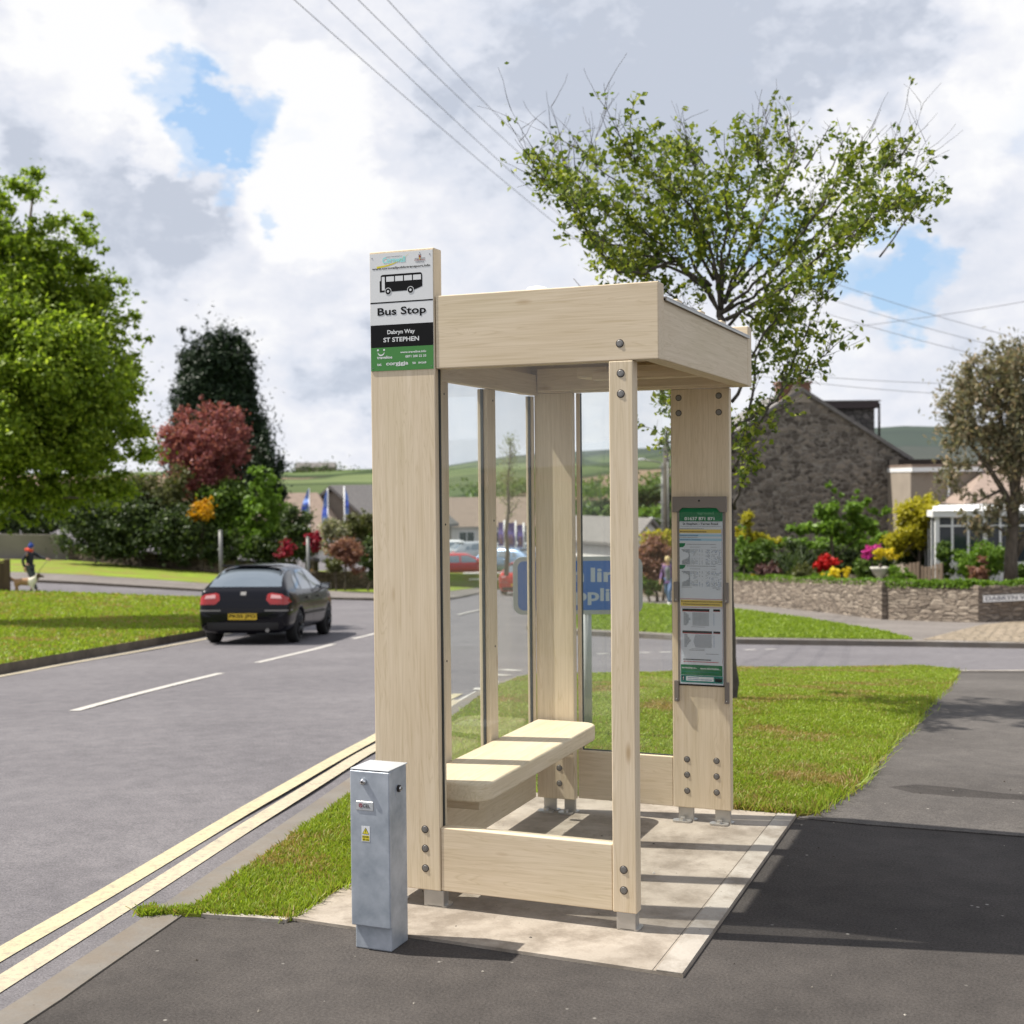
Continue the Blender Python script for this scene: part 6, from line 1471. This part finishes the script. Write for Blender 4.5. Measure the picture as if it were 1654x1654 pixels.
# far farm group on the skyline at the left
p = at(520, 762, 1120); mb = MB(); mb.box(-22, 12, -5, 5, -3, 4, M_htan); mb.prism([(-22, -5, 4), (-22, 0, 8), (-22, 5, 4)], (34, 0, 0), M_roofg); fm = mk('farmhouse', mb); fm.location = p; fm.rotation_euler.z = YAW; tag(fm, 'tiny farmhouse on the far skyline at left', 'house')
C = np.vstack([np.array(at(x, 762, 1110))+rng.normal(size=(160, 3))*np.array([w, 6, 3.4]) for x, w in ((492, 5), (480, 9), (548, 9), (530, 4))]); V, Q = leaf_arrays(C, 1.3); o = npmesh('skyline_trees', V, Q, ML['hedge']); struct(o, 'stuff')

# ------------------------------------------------------------------ people and the dog
def skin(name, joints, edges, M, parent=None, root=0, sub=2):
    me = bpy.data.meshes.new(name); me.from_pydata([j[0] for j in joints], edges, []); me.materials.append(M)
    o = bpy.data.objects.new(name, me); COL.objects.link(o)
    if parent is not None: o.parent = parent
    sk = o.modifiers.new('skin', 'SKIN'); sk.use_smooth_shade = True
    if not me.skin_vertices: me.skin_vertices.new() if hasattr(me.skin_vertices, 'new') else None
    for i, (v, j) in enumerate(zip(me.skin_vertices[0].data, joints)):
        r = j[1]; v.radius = (r, r) if isinstance(r, (int, float)) else r; v.use_root = (i == root)
    s_ = o.modifiers.new('sub', 'SUBSURF'); s_.levels = s_.render_levels = sub
    return o
M_skin = mat('skin', (.50, .29, .21), .55)
def person(label, pos, rz, h, J, top, bot, shoe, hairM, extras=None):
    """J: joints in metres for a 1.70 m figure, x forward, y left"""
    k = h/1.7; P = lambda n: Vector(J[n])*k
    jn = []; ed = []; ix = {}
    def add(n, r, par=None):
        ix[n] = len(jn); jn.append((tuple(P(n)), r*k if isinstance(r, (int, float)) else (r[0]*k, r[1]*k)))
        if par is not None: ed.append((ix[par], ix[n]))
    add('pelvis', (.13, .10)); add('waist', (.115, .09), 'pelvis'); add('chest', (.15, .105), 'waist'); add('neck', .052, 'chest'); add('chin', .062, 'neck'); add('head', (.078, .092), 'chin'); add('crown', .06, 'head')
    J['nose'] = tuple(Vector(J['head'])+Vector((.10, 0, -.02))); add('nose', .014, 'head')
    for s in 'lr':
        add('sh'+s, .055, 'chest'); add('el'+s, .040, 'sh'+s); add('wr'+s, .026, 'el'+s); add('pa'+s, .034, 'wr'+s)
        a = (Vector(J['pa'+s])-Vector(J['wr'+s])).normalized()
        sd = Vector((1, 0, 0)); sd = (sd-a*sd.dot(a)).normalized(); nrm_ = a.cross(sd)
        for q in range(4):
            n = 'f%d%s' % (q, s); J[n] = tuple(Vector(J['pa'+s])+a*(.075-.008*abs(q-1.3))+sd*(.027-.018*q)); add(n, .0095, 'pa'+s)
            J[n+'t'] = tuple(Vector(J[n])+a*.022+nrm_*.012); add(n+'t', .008, n)
        J['th'+s] = tuple(Vector(J['wr'+s])+a*.06+sd*.055); add('th'+s, .010, 'wr'+s)
        add('hi'+s, .088, 'pelvis'); add('kn'+s, .058, 'hi'+s); add('an'+s, .038, 'kn'+s); add('he'+s, .036, 'an'+s); add('to'+s, .03, 'he'+s)
    body = skin('person', jn, ed, M_skin); body.location = pos; body.rotation_euler.z = rz; tag(body, label, 'person')
    def sub(name, chain, M, root=0):
        j = []; e = []; ii = {}
        for n, r, par in chain:
            ii[n] = len(j); j.append((tuple(P(n) if isinstance(n, str) else n), r*k if isinstance(r, (int, float)) else (r[0]*k, r[1]*k)))
            if par is not None: e.append((ii[par], ii[n]))
        return skin(name, j, e, M, body, root)
    arm = [c for s in 'lr' for c in (('sh'+s, .072, 'chest'), ('el'+s, .056, 'sh'+s), ('wr'+s, .042, 'el'+s))]
    J['hem'] = tuple(Vector(J['pelvis'])+Vector((0, 0, -.10))); J['collar'] = tuple(Vector(J['chest']).lerp(Vector(J['neck']), .7))
    sub('jacket', [('pelvis', (.155, .125), None), ('hem', (.16, .13), 'pelvis'), ('waist', (.14, .112), 'pelvis'), ('chest', (.17, .125), 'waist'), ('collar', .075, 'chest')]+arm, top)
    sub('trousers', [('pelvis', (.14, .11), None)]+[c for s in 'lr' for c in (('hi'+s, .098, 'pelvis'), ('kn'+s, .072, 'hi'+s), ('an'+s, .060, 'kn'+s))], bot)
    for s in 'lr':
        J['he2'+s] = tuple(Vector(J['he'+s])+Vector((-.03, 0, 0))); sub('shoe', [('an'+s, .045, None), ('he'+s, .046, 'an'+s), ('to'+s, .040, 'he'+s)], shoe)
    hd_ = Vector(J['head'])*k; mb = MB(); n = 10
    prof = [(0, .115), (.05, .107), (.082, .075), (.094, .03), (.092, -.01), (.086, -.05)]
    mb.lathe([(r*k, z*k) for r, z in prof[::-1]], hd_+Vector((-.012, 0, .012)), hairM, 14); mk('hair' if not extras or 'hat' not in extras else 'hat', mb, body)
    mb = MB()
    for y in (-.03, .03): mb.lathe([(.012*k, 0), (0, .012*k)], hd_+Vector((.088*k, y*k, .0)), M_dark, 8)
    mk('eyes', mb, body)
    if extras and 'scarf' in extras:
        mb = MB(); c = P('neck'); mb.tube([c+Vector((.07*math.cos(a)-.03, .07*math.sin(a), .02*math.sin(2*a)+.01))*1. for a in np.linspace(0, 6.28, 14)], .055*k, extras['scarf'], 8); mb.lathe([(.0, -.08), (.09, -.04), (.10, .03), (.0, .08)], c+Vector((-.11, 0, .03)), extras['scarf'], 10); mk('scarf', mb, body)
    if extras and 'hat' in extras:
        mb = MB(); mb.lathe([(0, -.04), (.04, 0), (0, .04)], hd_+Vector((-.02, 0, .15)), extras['hat'], 8); mk('bobble', mb, body)
    if extras and 'vest' in extras:
        sub('waistcoat', [('hem', (.165, .135), None), ('pelvis', (.165, .135), 'hem'), ('waist', (.15, .12), 'pelvis'), ('chest', (.178, .135), 'waist'), ('collar', .08, 'chest')], extras['vest'])
    return body
J1 = dict(pelvis=(0, 0, .90), waist=(.02, 0, 1.06), chest=(.04, 0, 1.28), neck=(.06, 0, 1.44), chin=(.085, 0, 1.50), head=(.09, 0, 1.57), crown=(.085, 0, 1.64),
          shl=(.05, .17, 1.37), ell=(.30, .22, 1.20), wrl=(.52, .20, 1.13), pal=(.60, .20, 1.11), shr=(.03, -.17, 1.36), elr=(-.12, -.24, 1.12), wrr=(-.05, -.25, .88), par=(-.03, -.25, .80),
          hil=(0, .09, .86), knl=(.16, .09, .50), anl=(.02, .09, .14), hel=(0, .09, .055), tol=(.15, .09, .035), hir=(0, -.09, .86), knr=(.13, -.09, .48), anr=(.30, -.09, .10), her=(.30, -.09, .05), tor=(.45, -.09, .06))
lp = gp(48, 957); hp = 80*depth(lp)/F
person('person in dark jacket and blue bobble hat walking a small dog across the side street', lp, YAW-.1, max(1.5, min(1.85, hp)), J1, mat('dark_navy_jacket', (.012, .013, .022), .8), mat('grey_trousers', (.06, .075, .075), .85), M_trim, mat('blue_knit_hat', (.02, .05, .25), .9), dict(hat=mat('blue_knit_bobble', (.03, .07, .3), .9), scarf=mat('red_scarf', (.62, .06, .025), .8)))
print('left person h', hp, depth(lp))
J2 = dict(pelvis=(0, 0, .90), waist=(.03, 0, 1.06), chest=(.07, 0, 1.27), neck=(.12, 0, 1.43), chin=(.15, 0, 1.49), head=(.16, 0, 1.56), crown=(.155, 0, 1.63),
          shl=(.06, .18, 1.36), ell=(-.06, .23, 1.10), wrl=(.06, .24, .86), pal=(.09, .24, .78), shr=(.06, -.18, 1.36), elr=(-.02, -.25, 1.10), wrr=(.12, -.27, .88), par=(.15, -.27, .80),
          hil=(0, .09, .86), knl=(.24, .09, .52), anl=(.22, .09, .12), hel=(.21, .09, .055), tol=(.36, .09, .035), hir=(0, -.09, .86), knr=(-.02, -.09, .48), anr=(-.26, -.09, .13), her=(-.27, -.09, .07), tor=(-.14, -.09, .035))
wp = gp(1081, 978); hp = 81*depth(wp)/F; print('woman h', hp, depth(wp))
person('fair haired person in purple sleeves, grey waistcoat and blue jeans walking past the shrubs', wp, YAW-R_(115), max(1.5, min(1.8, hp)), J2, mat('purple_sleeve_cloth', (.17, .09, .24), .85), simple('blue_jeans', (.07, .11, .22), (.13, .19, .34), 9, .85, .05), M_white2, mat('fair_hair', (.55, .42, .2), .6), dict(vest=simple('grey_patterned_knit', (.10, .10, .12), (.24, .24, .26), 16, .9, .1)))
# dog
dp = gp(40, 958); dz = YAW
dj = [((0, 0, .34), (.10, .12)), ((.22, 0, .35), (.10, .13)), ((-.22, 0, .35), (.09, .10)), ((.36, 0, .46), .065), ((.42, 0, .54), .07), ((.53, 0, .51), .038), ((.60, 0, .495), .026),
      ((-.34, 0, .42), .03), ((-.46, 0, .50), .028), ((-.54, 0, .56), .035), ((.24, .07, .22), .04), ((.22, .07, .11), .028), ((.24, .07, .02), .028), ((.24, -.07, .22), .04), ((.30, -.07, .12), .028), ((.33, -.07, .03), .028),
      ((-.24, .07, .24), .055), ((-.30, .07, .14), .028), ((-.26, .07, .02), .026), ((-.24, -.07, .24), .055), ((-.18, -.07, .13), .028), ((-.20, -.07, .02), .026), ((.40, .05, .60), .022), ((.40, -.05, .60), .022)]
de = [(0, 1), (0, 2), (1, 3), (3, 4), (4, 5), (5, 6), (2, 7), (7, 8), (8, 9), (1, 10), (10, 11), (11, 12), (1, 13), (13, 14), (14, 15), (2, 16), (16, 17), (17, 18), (2, 19), (19, 20), (20, 21), (4, 22), (4, 23)]
Mdog = mat('dog_fur', rough=.9); t_, b_ = T(Mdog); ge = N(t_, 'ShaderNodeTexCoord'); sp = N(t_, 'ShaderNodeSeparateXYZ'); Lk(t_, ge.outputs['Object'], sp.inputs[0])
Lk(t_, ramp(t_, mathn(t_, 'ADD', sp.outputs[0], .6), [(0, (.03, .03, .035)), (.18, (.03, .03, .035)), (.20, (.32, .18, .09)), (.72, (.34, .2, .11)), (.76, (.7, .66, .55)), (.98, (.7, .66, .55)), (1., (.09, .06, .04))], 'LINEAR'), b_.inputs['Base Color'])
dog = skin('dog', dj, de, Mdog); dog.location = dp; dog.rotation_euler.z = dz; dog.scale = (1.1, 1.1, 1.1); tag(dog, 'small brown and white dog with a dark tail walking beside the person', 'dog')
mb = MB(); mb.tube([Vector((.4, 0, .5)), Vector((.5, -.1, .7)), Vector((.75, -.1, 1.0))], .008, M_trim, 5); mk('lead', mb, dog)
